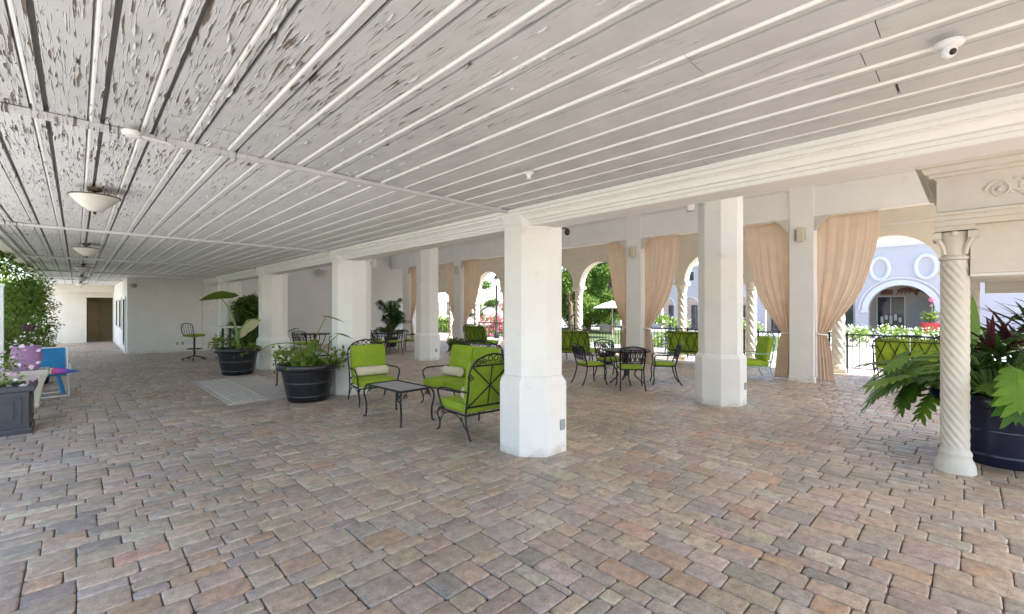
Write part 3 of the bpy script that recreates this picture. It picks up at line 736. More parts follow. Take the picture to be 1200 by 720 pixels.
t = thing('arcaded_wing', 'long pale wing with a row of small arches set back beyond the pavilion', 'building')
WX = 35.6; cs = [5.9+2.0*k for k in range(9)]
p = [(5.02, 5.0), (5.02, -.05)]
for c in cs: p += [(c-.56, -.05)]+[(c+.56*math.cos(PI-PI*i/14), 1.98+.56*math.sin(PI-PI*i/14)) for i in range(15)]+[(c+.56, -.05)]
p += [(24, -.05), (24, 5.0)]
b = MB(); b.prism(p, 'x', WX, WX+.35); b.build('wall', M['lilac'], t)
b = MB(); b.box(WX-.06, WX+.45, 5.05, 24, 5.0, 5.14); b.box(WX-.05, WX-.001, 5.05, 24, 3.5, 3.58); b.build('cornice', M['lilactrim'], t, bevel=.01)
b = MB(); b.box(WX+1.3, WX+1.4, 5.02, 24, -.05, 3.2); b.build('back_wall', M['facadein'], t)
for i, c in enumerate(cs):
    b = MB(); b.box(WX+1.2, WX+1.29, c-.5, c+.5, 0, 1.95); w = b.build('shop_window', M['glass'], t)
    b = MB(); b.box(WX-.07, WX-.001, c-.72, c-.6, 1.85, 1.98); b.box(WX-.07, WX-.001, c+.6, c+.72, 1.85, 1.98)
    b.tube([(WX-.01, c+.62*math.cos(PI*k/14), 1.98+.62*math.sin(PI*k/14)) for k in range(15)], .06, 6); b.build('arch_trim', M['lilactrim'], t)
    b = MB(); b.box(WX-.03, WX-.001, c-.32, c+.32, 3.85, 4.7); w = b.build('upper_window', M['lilactrim'], t)
    b = MB(); b.box(WX-.036, WX-.031, c-.25, c+.25, 3.92, 4.63); b.build('pane', M['glass'], w)
t = thing('pale_house', 'low white building beyond the hedge at the far left of the courtyard', 'building')
b = MB(); b.box(22, 34, 44, 45, -.05, 4.2); b.build('wall', M['lilac'], t)
b = MB(); b.box(21.7, 34.3, 43.7, 45.3, 4.2, 4.45); b.build('parapet', M['lilactrim'], t)
for k in range(5):
    b = MB(); b.box(23+k*2.2, 24.1+k*2.2, 43.94, 43.999, .9, 2.5); b.build('window', M['glass'], t)

# ================================================================== FURNITURE
def cab_leg(x, y, z, fx, fy, r=.011):
    s = spline([(x, y, z), (x+fx*.035, y+fy*.035, z*.78), (x+fx*.005, y+fy*.005, z*.42), (x+fx*.01, y+fy*.01, .03), (x+fx*.045, y+fy*.045, .008)], 5)
    return MB().tube(s, [r*1.25]*4+[r]*(len(s)-4), 7)
def spiral(b, c, r, turns, plane, a0=0, sg=1, rad=.007):
    pts = []
    for i in range(22):
        a = a0+sg*turns*2*PI*i/21; q = r*(1-.72*i/21); u, w = q*math.cos(a), q*math.sin(a)
        pts.append((c[0]+u, c[1], c[2]+w) if plane == 'xz' else (c[0], c[1]+u, c[2]+w))
    b.tube(pts, rad, 6)
def lounge(name, W, seats, label, cat, group, frame='iron', legs_r=.012):
    t = thing(name, label, cat, (0, 0, 0), 0, group); D = .64; h = W/2; m = M[frame]
    tilt = .20; zb = .30
    def bk(x, z): return (x, -D/2-(z-.30)*tilt, z)          # point on the leaning back plane
    b = MB()
    b.tube([(-h, -D/2, zb), (h, -D/2, zb), (h, D/2, zb), (-h, D/2, zb)], .012, 7, closed=True)
    for k in range(1, seats*4): b.tube([(-h+2*h*k/(seats*4), -D/2, zb), (-h+2*h*k/(seats*4), D/2, zb)], .005, 5)
    for s in (-1, 1):                    # scrolled braces under the frame
        b.tube(spline([(s*h, D/2-.02, .12), (s*h, D/2-.12, .24), (s*h, 0, .285), (s*h, -D/2+.12, .24), (s*h, -D/2-.01, .12)], 6), .007, 6)
        for yy in (D/2-.10, -D/2+.10): spiral(b, (s*h, yy, .25), .035, 1.2, 'yz', 0, 1 if yy > 0 else -1, .005)
    b.build('seat_frame', m, t, True)
    for s in (-1, 1):
        cab_leg(s*(h-.005), D/2-.01, zb, s*.6, 1, legs_r).build('leg', m, t, True)
        s2 = spline([(s*h, -D/2, zb), (s*h, -D/2-.02, .18), (s*h, -D/2-.08, .05), (s*h, -D/2-.12, .0)], 5); MB().tube(s2, legs_r, 7).build('leg', m, t, True)
    # back frame: posts, arched crest with rings and scrolls
    b = MB(); zt = .93
    crest = [bk(-h, zb), bk(-h, .6), bk(-h-.01, .86), bk(-h+.06, .985)]+[bk(-h+.06+(2*h-.12)*k/10, 1.0+.075*math.sin(PI*k/10)) for k in range(1, 10)]+[bk(h-.06, .985), bk(h+.01, .86), bk(h, .6), bk(h, zb)]
    b.tube(spline(crest, 4), .0125, 7)
    b.tube([bk(-h, zt), bk(h, zt)], .010, 6); b.tube([bk(-h, .40), bk(h, .40)], .013, 6)
    n = max(2, int(round(W/.115)))
    for k in range(n):
        x = -h+.06+(2*h-.12)*(k+.5)/n; zc = .965+.045*math.sin(PI*(k+.5)/n)
        if k in (n//2-1, n//2) or (seats > 1 and k % 3 == 1):
            b.tube([bk(x+.034*math.cos(a*PI/8), zc+.012+.034*math.sin(a*PI/8)) for a in range(16)], .007, 6, closed=True)
        else: spiral(b, bk(x, zc), .042, 1.4, 'xz', PI/2, 1 if k % 2 else -1, .0065)
    for s in (-1, 1):
        spiral(b, bk(s*(h-.005), .80), .05, 1.3, 'xz', 0, s, .007)
    b.build('back_frame', m, t, True)
    b = MB(); nx = 1 if seats == 1 else 5; dx = 2*h/nx
    for k in range(nx):
        x0 = -h+k*dx; x1 = x0+dx
        b.tube([bk(x0+.02, .40), bk(x1-.02, zt)], .009, 6); b.tube([bk(x1-.02, .40), bk(x0+.02, zt)], .009, 6)
    if nx == 1: b.tube([bk(0, .40), bk(0, zt)], .008, 6)
    b.build('back_lattice', m, t, True)
    for s in (-1, 1):
        b = MB(); a = spline([bk(s*h, .60), (s*(h+.03), -.18, .60), (s*(h+.04), .05, .605), (s*(h+.045), .22, .595), (s*(h+.04), .29, .54), (s*(h+.02), .28, .44), (s*h, .25, zb)], 6)
        b.tube(a, .0125, 7); b.build('armrest', m, t, True)
    cw = (2*h-.03)/seats
    for k in range(seats):
        cx = -h+.015+cw*(k+.5)
        MB().rbox((cx, .015, .375), (cw-.008, D+.02, .13), .035, .016).build('seat_cushion', M['green'], t, True)
        mt = Matrix.Translation((cx, -D/2+.055, .44)) @ Matrix.Rotation(.19, 4, 'X')
        MB().rbox((0, 0, .275), (cw-.008, .12, .56), .035, .018, mt).build('back_cushion', M['green'], t, True)
        b = MB()
        for zz in (.325, .425): b.tube([(cx-cw/2+.03, D/2+.012, zz), (cx+cw/2-.03, D/2+.012, zz)], .005, 5)
        b.build('piping', M['green'], t, True)
    return t
def bolster(label, pos, rz, L=.42):
    t = thing('bolster_pillow', label, 'pillow', pos, rz, 'cream bolster pillows on the green seats')
    b = MB(); prof = [(0, -L/2-.004), (.05, -L/2), (.074, -L/2+.008), (.08, -L/2+.03), (.083, 0), (.08, L/2-.03), (.074, L/2-.008), (.05, L/2), (0, L/2+.004)]
    vs = []; n = 20
    for (r, z) in prof:
        for k in range(n): vs.append((z, r*math.cos(2*PI*k/n), r*math.sin(2*PI*k/n)))
    fs = [(i*n+k, i*n+(k+1) % n, (i+1)*n+(k+1) % n, (i+1)*n+k) for i in range(len(prof)-1) for k in range(n)]
    b.add(vs, fs).build('cover', M['bolster'], t, True)
    b = MB()
    for s in (-1, 1): b.tube([(s*(L/2-.006), .077*math.cos(2*PI*k/20), .077*math.sin(2*PI*k/20)) for k in range(20)], .005, 5, closed=True)
    b.build('piping', M['bolster'], t, True)
GA = 'green cushioned iron lounge seats'
chA = lounge('lounge_armchair', .66, 1, 'upright lime green armchair with scrolled black iron crest, in front of a pillar', 'armchair', GA)
chA.location = (3.78, 7.42, 0); chA.rotation_euler = (0, 0, PI-.30+.12)
chB = dup(chA, (3.86, 4.74, 0), -.08, 'lime green armchair seen from behind, half hidden by the biggest pillar')
lv = lounge('loveseat', 1.22, 2, 'lime green two seat loveseat with black iron frame behind the coffee table', 'loveseat', GA)
lv.location = (4.72, 6.15, 0); lv.rotation_euler = (0, 0, PI/2+.06)
def place_on(seat, lx, ly, lz):
    a = seat.rotation_euler[2]; return (seat.location[0]+lx*math.cos(a)-ly*math.sin(a), seat.location[1]+lx*math.sin(a)+ly*math.cos(a), lz)
bolster('cream bolster pillow lying across the upright green armchair', place_on(chA, 0, -.10, .54), chA.rotation_euler[2], .56)
bolster('cream bolster pillow on the green loveseat', place_on(lv, .30, -.10, .54), lv.rotation_euler[2], .42)
bolster('cream bolster pillow on the armchair turned away from the camera, end showing', place_on(chB, 0, -.10, .54), chB.rotation_euler[2], .42)
for p, rz, lb in (((13.2, 5.85, 0), -PI/2, 'green loveseat seen from behind by the railing, left of the speaker pillar'),
                  ((11.15, 8.55, 0), -PI/2+.1, 'green loveseat seen from behind just right of the biggest pillar'),
                  ((13.25, .95, 0), -PI/2, 'green loveseat seen from behind the big lobed plant at the right'),
                  ((11.3, 13.3, 0), -PI/2, 'green loveseat seen from behind, far back above the front loveseat')):
    dup(lv, p, rz, lb)
lc = lounge('lounge_chair', .6, 1, 'green cushioned lounge chair with pale teal frame beside the curtained pier', 'lounge chair', GA, 'tealstrap')
lc.location = (11.55, 3.72, 0); lc.rotation_euler = (0, 0, .72)

# ---- coffee table
t = thing('coffee_table', 'low black iron coffee table with scrolled corners among the green seats', 'table', (3.48, 6.04, 0), .05)
b = MB(); a, c = .26, .47
b.tube([(-a, -c, .485), (a, -c, .485), (a, c, .485), (-a, c, .485)], .016, 8, closed=True); b.build('rim', M['iron'], t, True)
b = MB(); b.box(-a, a, -c, c, .478, .484); b.build('mesh_top', M['gray'], t)
b = MB()
for s1 in (-1, 1):
    for s2 in (-1, 1):
        spiral(b, (s1*(a-.07), s2*c, .42), .04, 1.3, 'xz', 0, s1, .006); spiral(b, (s1*a, s2*(c-.08), .42), .045, 1.3, 'yz', 0, s2, .006)
        b.tube([(s1*(a-.11), s2*c, .48), (s1*(a-.01), s2*c, .36)], .006, 5); b.tube([(s1*a, s2*(c-.13), .48), (s1*a, s2*(c-.01), .36)], .006, 5)
b.build('corner_scrolls', M['iron'], t, True)
for s1 in (-1, 1):
    for s2 in (-1, 1): cab_leg(s1*a, s2*c, .48, s1*.8, s2*.8, .014).build('leg', M['iron'], t, True)

# ---- cast aluminium dining set
def dining_chair(label, group):
    t = thing('dining_chair', label, 'chair', (0, 0, 0), 0, group); m = M['alum']
    b = MB(); b.tube([(-.23, -.21, .41), (.23, -.21, .41), (.25, .22, .41), (-.25, .22, .41)], .014, 7, closed=True); b.build('seat_frame', m, t, True)
    MB().rbox((0, .01, .445), (.47, .45, .065), .028, .01).build('seat_cushion', M['green'], t, True)
    for s in (-1, 1):
        MB().tube(spline([(s*.25, .21, .41), (s*.265, .235, .28), (s*.255, .225, .12), (s*.275, .26, .0)], 5), .014, 7).build('leg', m, t, True)
        MB().tube(spline([(s*.23, -.21, .41), (s*.235, -.23, .28), (s*.24, -.28, .12), (s*.25, -.35, .0)], 5), .014, 7).build('leg', m, t, True)
    b = MB()
    def q(x, z): return (x, -.21-(z-.41)*.28-.05*(1-(x/.25)**2)*(z-.41)*2, z)
    b.tube(spline([q(-.23, .41), q(-.245, .6), q(-.25, .80), q(-.2, .85), q(0, .885), q(.2, .85), q(.25, .80), q(.245, .6), q(.23, .41)], 5), .015, 7)
    b.tube(spline([q(-.24, .54), q(0, .545), q(.24, .54)], 6), .011, 6); b.build('back_frame', m, t, True)
    b = MB()
    for k in range(5):
        x = -.19+.095*k
        b.tube([q(x+.045*math.cos(a*PI/6), .695+.13*math.sin(a*PI/6)) for a in range(12)], .010, 6, closed=True)
        b.tube([q(x-.045, .57), q(x+.045, .83)], .008, 5); b.tube([q(x+.045, .57), q(x-.045, .83)], .008, 5)
    b.build('back_lattice', m, t, True)
    for s in (-1, 1):
        MB().tube(spline([q(s*.245, .66), (s*.27, -.05, .65), (s*.285, .14, .645), (s*.28, .21, .60), (s*.255, .2, .42)], 5), .013, 7).build('armrest', m, t, True)
    return t
def dining_table(label, R, group):
    t = thing('dining_table', label, 'table', (0, 0, 0), 0, group); m = M['alum']
    b = MB(); b.lathe([(R-.02, .70), (R, .705), (R+.004, .72), (R, .735), (R-.03, .738)], 40); b.build('table_top', m, t, True)
    b = MB(); b.lathe([(.05, .16), (.035, .3), (.05, .5), (.06, .70)], 12); b.build('pedestal', m, t, True)
    for k in range(4):
        a = k*PI/2+PI/4; c, s = math.cos(a), math.sin(a)
        MB().tube(spline([(c*R*.75, s*R*.75, .71), (c*R*.62, s*R*.62, .45), (c*R*.35, s*R*.35, .2), (c*R*.6, s*R*.6, .05), (c*R*.72, s*R*.72, 0)], 5), .016, 7).build('leg', m, t, True)
    return t
G1 = 'chairs of the round iron dining sets'; G2 = 'round dark dining tables'
TX, TY = 8.78, 5.38
tb = dining_table('round black dining table in front of the middle curtained pier', .52, G2); tb.location = (TX, TY, 0)
dc = dining_chair('black dining chair nearest the camera with its pierced back to us', G1)
fwv = (.697, .717); rv = (.717, -.697)
def around(cx, cy, ang, dist, turn=0):
    # ang in the picture frame: 0 = right, 90 = away from the camera
    a = math.radians(ang); x = cx+dist*(math.cos(a)*rv[0]+math.sin(a)*fwv[0]); y = cy+dist*(math.cos(a)*rv[1]+math.sin(a)*fwv[1])
    return (x, y, 0), math.atan2(cy-y, cx-x)-PI/2+turn
p, rz = around(TX, TY, -97, .66); dc.location = p; dc.rotation_euler = (0, 0, rz)
p, rz = around(TX, TY, 186, .82, .25); dup(dc, p, rz, 'black dining chair at the left of the nearest round table, green seat in profile')
p, rz = around(TX, TY, -6, .80, -.1); dup(dc, p, rz, 'black dining chair at the right of the nearest round table')
p, rz = around(TX, TY, 105, .78); dup(dc, p, rz, 'black dining chair on the far side of the nearest round table')
T2 = (8.55, 15.6); dup(tb, (*T2, 0), 0, 'round dark dining table in front of the bushy potted palm')
for an, ds, lb in ((250, .72, 'dining chair at the near left of the far dark table'), (300, .75, 'dining chair at the near right of the far dark table'), (20, .85, 'dining chair at the right end of the far dark table'), (150, .85, 'dining chair at the far left of the far dark table')):
    p, rz = around(*T2, an, ds); dup(dc, p, rz, lb)
T3 = (6.3, 16.9); dup(tb, (*T3, 0), 0, 'dark dining table against the end wall, seen over the nearest round pot')
for an, ds, lb in ((265, .75, 'dining chair in front of the dark table by the end wall'), (5, .8, 'dining chair at the right of the dark table by the end wall')):
    p, rz = around(*T3, an, ds); dup(dc, p, rz, lb)
# ---- iron side table behind the nearest round pot
t = thing('iron_console', 'black wrought iron side table with scrolled legs behind the nearest round pot', 'table', (3.42, 9.75, 0), 0)
b = MB(); b.box(-.36, .36, -.62, .62, .70, .715); b.build('table_top', M['gray'], t, bevel=.004)
b = MB(); b.tube([(-.37, -.63, .705), (.37, -.63, .705), (.37, .63, .705), (-.37, .63, .705)], .014, 7, closed=True); b.build('rim', M['iron'], t, True)
for s1 in (-1, 1):
    for s2 in (-1, 1):
        b = cab_leg(s1*.35, s2*.6, .70, s1*.9, s2*.6, .015)
        spiral(b, (s1*.35, s2*.53, .58), .055, 1.4, 'yz', 0, s2, .009); spiral(b, (s1*.35, s2*.56, .35), .04, 1.3, 'yz', PI, -s2, .008)
        b.build('leg', M['iron'], t, True)
# ---- bar table and swivel stool
t = thing('bar_table', 'white bar height table beside the green stool, behind the elephant ear plant', 'table', (3.5, 17.0, 0))
b = MB(); b.rbox((0, 0, 1.06), (.62, 1.5, .05), .012); b.build('table_top', M['canvaswhite'], t, True)
for y in (-.5, .5): MB().lathe([(.22, 0), (.22, .02), (.04, .05), (.035, 1.0), (.1, 1.03)], 16, (0, y, 0)).build('pedestal', M['iron'], t, True)
t = thing('bar_stool', 'tall swivel stool with green seat and black star base by the far wall', 'stool', (2.72, 17.5, 0), -PI/4-.1)
b = MB(); b.lathe([(.03, .1), (.03, .72), (.09, .735), (.09, .75)], 12); b.build('post', M['iron'], t, True)
b = MB(); b.tube([(.2*math.cos(k*PI/10), .2*math.sin(k*PI/10), .36) for k in range(20)], .011, 6, closed=True)
for k in range(3): b.tube([(0, 0, .36), (.2*math.cos(k*2.09), .2*math.sin(k*2.09), .36)], .008, 5)
b.build('foot_ring', M['iron'], t, True)
for k in range(5):
    a = k*2*PI/5+.3; c, s = math.cos(a), math.sin(a)
    b = MB(); b.tube([(0, 0, .13), (c*.18, s*.18, .10), (c*.31, s*.31, .06)], [.022, .018, .014], 7); b.ellip((c*.31, s*.31, .03), (.028, .028, .03), 8, 6); b.build('leg', M['iron'], t, True)
MB().rbox((0, 0, .79), (.44, .43, .08), .035, .012).build('seat_cushion', M['green'], t, True)
b = MB(); b.tube(spline([(-.17, -.2, .76), (-.2, -.27, .95), (-.17, -.29, 1.14), (0, -.33, 1.19), (.17, -.29, 1.14), (.2, -.27, .95), (.17, -.2, .76)], 6), .014, 7)
for k in range(4): b.tube([(-.12+.08*k, -.21, .77), (-.12+.08*k, -.31, 1.15)], .007, 5)
b.build('backrest', M['iron'], t, True)

# ---- left edge: planters, purple pot, blue folding chair, rolled umbrella
t = thing('square_planter', 'dark graphite square planter with recessed panels at the left edge', 'planter', (-.76, 9.05, 0))
b = MB(); b.box(-.31, .31, -.31, .31, .06, .56); b.build('body', M['potsq'], t, bevel=.012)
b = MB(); b.box(-.335, .335, -.335, .335, -.01, .075); b.build('foot', M['potsq'], t, bevel=.015)
b = MB()
for (x0, x1, y0, y1) in ((-.36, .36, -.36, -.28), (-.36, .36, .28, .36), (-.36, -.28, -.279, .279), (.28, .36, -.279, .279)): b.box(x0, x1, y0, y1, .555, .625)
b.build('rim', M['potsq'], t, bevel=.012)
b = MB()
for (w0, w1) in ((.24, .215), (.19, .17)):
    for sgn in (-1, 1):
        b.box(-w0, w0, sgn*.313-.008, sgn*.313+.008, .12, .145) if False else None
for ax in (0, 1):
    for sgn in (-1, 1):
        for (a0, a1, z0, z1) in ((-.24, .24, .13, .155), (-.24, .24, .465, .49), (-.24, -.215, .156, .464), (.215, .24, .156, .464), (-.17, .17, .2, .42)):
            c0, c1 = sgn*.309, sgn*(.325 if a1 < .2 or a0 > 0 or z1-z0 < .1 else .318)
            c0, c1 = min(c0, c1), max(c0, c1)
            b.box(a0, a1, c0, c1, z0, z1) if ax == 0 else b.box(c0, c1, a0, a1, z0, z1)
b.build('panel_moulding', M['potsq'], t, bevel=.004)
b = MB(); b.box(-.279, .279, -.279, .279, .55, .59); b.build('soil', M['soil'], t)
t = thing('stone_planter', 'tapered beige stone planter behind the dark square planter', 'planter', (-.62, 10.95, 0))
b = MB(); b.lathe([(.22, -.01), (.26, .05), (.24, .08), (.30, .35), (.37, .52), (.40, .56), (.41, .62), (.39, .64), (.34, .64), (.33, .6)], 4, ph=PI/4); b.build('body', M['limestone'], t, bevel=.012)
t = thing('purple_pot', 'lavender purple round pot standing on the beige stone planter', 'pot', (-.60, 10.95, .60))
b = MB(); b.lathe([(.10, 0), (.13, .02), (.175, .14), (.19, .27), (.17, .38), (.18, .41), (.18, .43), (.155, .43), (.145, .38)], 28); b.build('body', M['purple'], t, True)
b = MB(); b.lathe([(.0, .385), (.147, .386)], 24, cap=False); b.build('soil', M['soil'], t)
t = thing('folding_chair', 'blue sling folding beach chair with white tube frame at the left', 'chair', (-.36, 12.15, 0), .05)
b = MB()
for s in (-1, 1):
    b.tube(spline([(s*.24, -.30, .02), (s*.24, .05, .36), (s*.24, .22, .90)], 4), .012, 7)
    b.tube([(s*.22, .32, .02), (s*.22, .10, .36), (s*.22, -.22, .42)], .012, 7); b.tube(spline([(s*.26, -.22, .42), (s*.26, -.2, .56), (s*.26, .16, .57)], 4), .012, 7)
b.tube([(-.24, -.30, .02), (.24, -.30, .02)], .012, 7); b.tube([(-.22, .32, .02), (.22, .32, .02)], .012, 7); b.tube([(-.24, .22, .90), (.24, .22, .90)], .012, 7)
b.build('frame', M['whitetube'], t, True)
b = MB(); b.add([(-.21, .09, .40), (.21, .09, .40), (.21, .215, .89), (-.21, .215, .89), (-.21, .105, .395), (.21, .105, .395), (.21, .23, .885), (-.21, .23, .885)], [(0, 1, 2, 3), (7, 6, 5, 4), (0, 4, 5, 1), (1, 5, 6, 2), (2, 6, 7, 3), (3, 7, 4, 0)]); b.build('backrest', M['bluefab'], t)
b = MB(); b.rbox((0, -.04, .395), (.42, .36, .016), .006); b.build('seat', M['bluefab'], t)
b = MB()
for s in (-1, 1): b.tube([(s*.10, -.23, .39), (s*.17, -.27, .06)], .03, 6)
b.build('side_flap', M['bluefab'], t)
tt = thing('rolled_umbrella', 'multicoloured rolled umbrella with pointed blue tip lying across the blue chair', 'umbrella', (-.28, 11.88, .49), -.72)
segs = [('band', (.62, .30, .12), -.34, -.22, .05, .055), ('band', (.05, .42, .38), -.22, -.08, .055, .06), ('band', (.72, .62, .25), -.08, -.03, .06, .06), ('band', (.50, .08, .30), -.03, .10, .062, .055), ('band', (.30, .08, .45), .10, .22, .055, .04), ('tip', (.04, .12, .42), .22, .44, .034, .006)]
for i, (nm, cl, x0, x1, r0, r1) in enumerate(segs):
    m = basic('umbrella_cloth_'+'abcdef'[i], cl, .7, .1, 10, 200, .2, .001)
    b = MB(); b.tube([(x0, 0, 0), ((x0+x1)/2, 0, 0), (x1, 0, 0)], [r0, (r0+r1)/2*1.08, r1], 12); b.build(nm, m, tt, True)

# ---- round pots
def round_pot(label, pos, s=1.0, mat='potdark', group='big round black plant pots'):
    t = thing('plant_pot', label, 'pot', pos, 0, group)
    b = MB(); b.lathe([(r*s, z*s) for r, z in ((.325, 0), (.335, .012), (.36, .09), (.368, .095), (.368, .115), (.364, .12), (.405, .33), (.414, .335), (.414, .352), (.41, .357), (.445, .52), (.45, .545))], 44); b.build('body', M[mat], t, True)
    b = MB(); b.lathe([(r*s, z*s) for r, z in ((.45, .545), (.475, .55), (.515, .565), (.53, .585), (.53, .645), (.52, .662), (.49, .665), (.47, .655), (.46, .60))], 44, cap=False); b.build('rim', M[mat], t, True)
    b = MB(); b.lathe([(0.001, .615*s), (.25*s, .62*s), (.462*s, .60*s)], 30, cap=False); b.build('soil', M['soil'], t, True)
    return t
round_pot('large round black pot of low mixed plants, in front of the second corridor pillar', (3.02, 8.42, 0))
round_pot('large round black pot holding the elephant ear plant, farther down the corridor', (2.92, 12.95, 0))
round_pot('very large glossy navy black pot behind the twisted portal column', (7.22, -.22, 0), 1.12, 'potnavy')
round_pot('dark pot of the tall bushy shrub behind the elephant ear plant', (4.28, 17.35, 0), .62, 'potnavy', 'smaller navy pots')
round_pot('dark pot of the bushy palm beyond the far dining table', (9.85, 17.7, 0), .6, 'potnavy', 'smaller navy pots')
round_pot('navy pot with a small round shrub, seen left of the green loveseat', (9.9, 13.0, 0), .55, 'potnavy', 'smaller navy pots')
round_pot('navy pot of pink and blue flowers left of the middle curtained pier', (11.35, 7.62, 0), .5, 'potnavy', 'smaller navy pots')
round_pot('navy pot at the foot of the garden hedge behind the blue chair', (-.62, 14.3, 0), .5, 'potnavy', 'smaller navy pots')

# ---- curtains
def curtain(i, s, Wt, label):
    x, y = R3[i]; t = thing('curtain', label, 'curtain', (x+.03, y+s*.27, 0), 0, 'apricot canvas curtains tied to the piers')
    zt, zk = 3.69, 1.08; nu, nz = 72, 60; vs = []; fs = []
    r = random.Random(i*7+s); ph = r.uniform(0, 6); nf = r.choice((6, 7))
    for k in range(nz+1):
        if k <= 42:
            a = k/42; z = zt+(zk-zt)*a; w = Wt*(1-.84*a**2.1); off = .0
        else:
            a2 = (k-42)/(nz-42); z = zk+(.03-zk)*a2; w = Wt*.16+(.34-Wt*.16)*(a2**.7); off = 0
        for j in range(nu+1):
            u = j/nu; q = 2*PI*nf*(u+.06*math.sin(5*u+ph))+ph+.7*math.sin(3*u+z)
            amp = .006+.038*min(1, max(0, (3.69-z)/2.6))**1.3 if z > zk else .04
            amp *= min(1, w/.30+.2)
            yy = s*(off+w*u+.012*math.sin(5*z+4*u)*u)
            xx = amp*math.sin(q)*(.6+.4*math.sin(4.1*u+ph))+.3*amp*math.sin(2.3*q+1)+.03*math.sin(z*2+u*2)*u
            # fabric drapes: sag of the outer edge towards the tie
            vs.append((xx, yy, z-.10*u*math.sin(PI*min(1, max(0, (zt-z)/(zt-zk))))*(1 if z > zk else 0)))
    for k in range(nz):
        for j in range(nu): fs.append((k*(nu+1)+j, k*(nu+1)+j+1, (k+1)*(nu+1)+j+1, (k+1)*(nu+1)+j))
    b = MB(); b.add(vs, fs); o = b.build('drape', M['curtain'], t, True)
    sm = o.modifiers.new('thick', 'SOLIDIFY'); sm.thickness = .006
    b = MB(); b.tube([(.075*math.cos(k*PI/8), s*(Wt*.08)+(Wt*.08+.015)*math.sin(k*PI/8), zk+.01*math.sin(k*PI/8)) for k in range(16)], .02, 8, closed=True); b.build('tieback', M['canvaswhite'], t, True)
    b = MB()     # scalloped bracket at the top beside the pier
    pr = [(0, 3.70), (0, 3.38)]+[(.04+.05*k, 3.40+.07*k+.018*math.sin(k*2.2)) for k in range(4)]+[(.30, 3.66), (.30, 3.70)]
    b.prism([(s*(p[0]-.025), p[1]) for p in pr], 'x', -.17, -.10); b.build('bracket', M['limestone'], t, bevel=.006)
curtain(0, 1, .95, 'apricot curtain on the left of the nearest square pier, behind the green lounge chair')
curtain(0, -1, 1.08, 'widest apricot curtain, on the right of the nearest square pier')
curtain(1, 1, .72, 'narrow apricot curtain on the left of the pier behind the dining table')
curtain(1, -1, 1.05, 'apricot curtain on the right of the pier behind the dining table')
curtain(3, 1, .75, 'apricot curtain on the left of the pier behind the loveseat')
curtain(3, -1, 1.1, 'apricot curtain on the right of the pier behind the loveseat')
curtain(4, -1, .85, 'farthest apricot curtain, against the end wall')

# ---- lamps and small fittings
def ceil_lamp(pos, label):
    t = thing('ceiling_lamp', label, 'lamp', pos, 0, 'alabaster bowl lamps under the corridor ceiling')
    b = MB(); b.lathe([(.010, -.135), (.045, -.128), (.10, -.088), (.15, -.035), (.178, -.004), (.181, .0), (.172, .0), (.14, -.035), (.09, -.08)], 36, cap=False); b.build('bowl', M['alabaster'], t, True)
    b = MB(); b.lathe([(.180, -.004), (.185, -.003), (.186, .004), (.182, .008), (.176, .007)], 36, cap=False); b.build('rim', M['brass'], t, True)
    b = MB(); b.lathe([(.002, -.165), (.010, -.158), (.015, -.148), (.009, -.134), (.012, .0), (.012, .045), (.05, .055), (.055, .086)], 14)
    for k in range(3): b.tube([(0, 0, .03), (.178*math.cos(k*2.1), .178*math.sin(k*2.1), .003)], .005, 5)
    b.build('stem', M['brass'], t, True); return t
c0 = ceil_lamp((.12, 5.68, ZC-.085), 'nearest alabaster bowl lamp hanging under the peeling ceiling')
for k, lb in enumerate(('second alabaster bowl lamp along the corridor', 'third alabaster bowl lamp along the corridor', 'fourth alabaster bowl lamp along the corridor', 'farthest alabaster bowl lamp, near the passage')): dup(c0, (.12, 5.68+4.94*(k+1), ZC-.085), 0, lb)
t = thing('wall_uplight', 'pale half bowl uplight on the end wall, seen between two corridor pillars', 'lamp', (8.05, 21.13, 3.42))
b = MB(); b.lathe([(.02, -.24), (.12, -.2), (.22, -.12), (.27, -.02), (.285, 0), (.26, 0)], 26, (0, -.22, 0)); b.build('bowl', M['alabaster'], t, True)
b = MB(); b.tube([(0, -.2, -.04), (0, .06, -.04)], .03, 8); b.rbox((0, .05, -.04), (.14, .03, .2), .01); b.build('bracket', M['brass'], t, True)
t = thing('dome_camera', 'white dome security camera on the boarded ceiling at upper right', 'camera', (2.57, .07, ZC-.028))
b = MB(); b.lathe([(.048, 0), (.048, -.012), (.04, -.018), (.02, -.02)], 24); b.build('mount', M['whitetube'], t, True)
MB().ellip((0, 0, -.036), (.027, .027, .027), 16, 10).build('ball', M['whitetube'], t, True)
MB().ellip((-.016, -.012, -.046), (.013, .013, .013), 12, 8).build('lens', M['black'], t, True)
t = thing('junction_box', 'small round white junction box at the first cross batten', 'fitting', (.24, 3.60, ZC-.03))
b = MB(); b.lathe([(.045, .0), (.047, -.014), (.04, -.026), (.016, -.03)], 20); b.tube([(.05, .02, -.012), (.2, .06, -.012)], .008, 6); b.build('body', M['trim'], t, True)
t = thing('sprinkler', 'small white sprinkler head on the boarded ceiling', 'sprinkler', (2.63, 2.51, ZC-.01))
b = MB(); b.lathe([(.04, 0), (.045, -.012), (.02, -.022), (.012, -.05), (.022, -.052), (.022, -.056)], 16); b.build('head', M['trim'], t, True)
def speaker(pos, rz, label):
    t = thing('pillar_speaker', label, 'speaker', pos, rz, 'cream box speakers on pillars')
    b = MB(); b.rbox((0, .14, 0), (.17, .13, .30), .03); b.build('cabinet', M['canvaswhite'], t, True)
    b = MB(); b.tube([(0, -.02, .03), (0, .08, .03)], .014, 7); b.box(-.03, .03, -.03, -.01, -.05, .1); b.build('bracket', M['gray'], t); return t
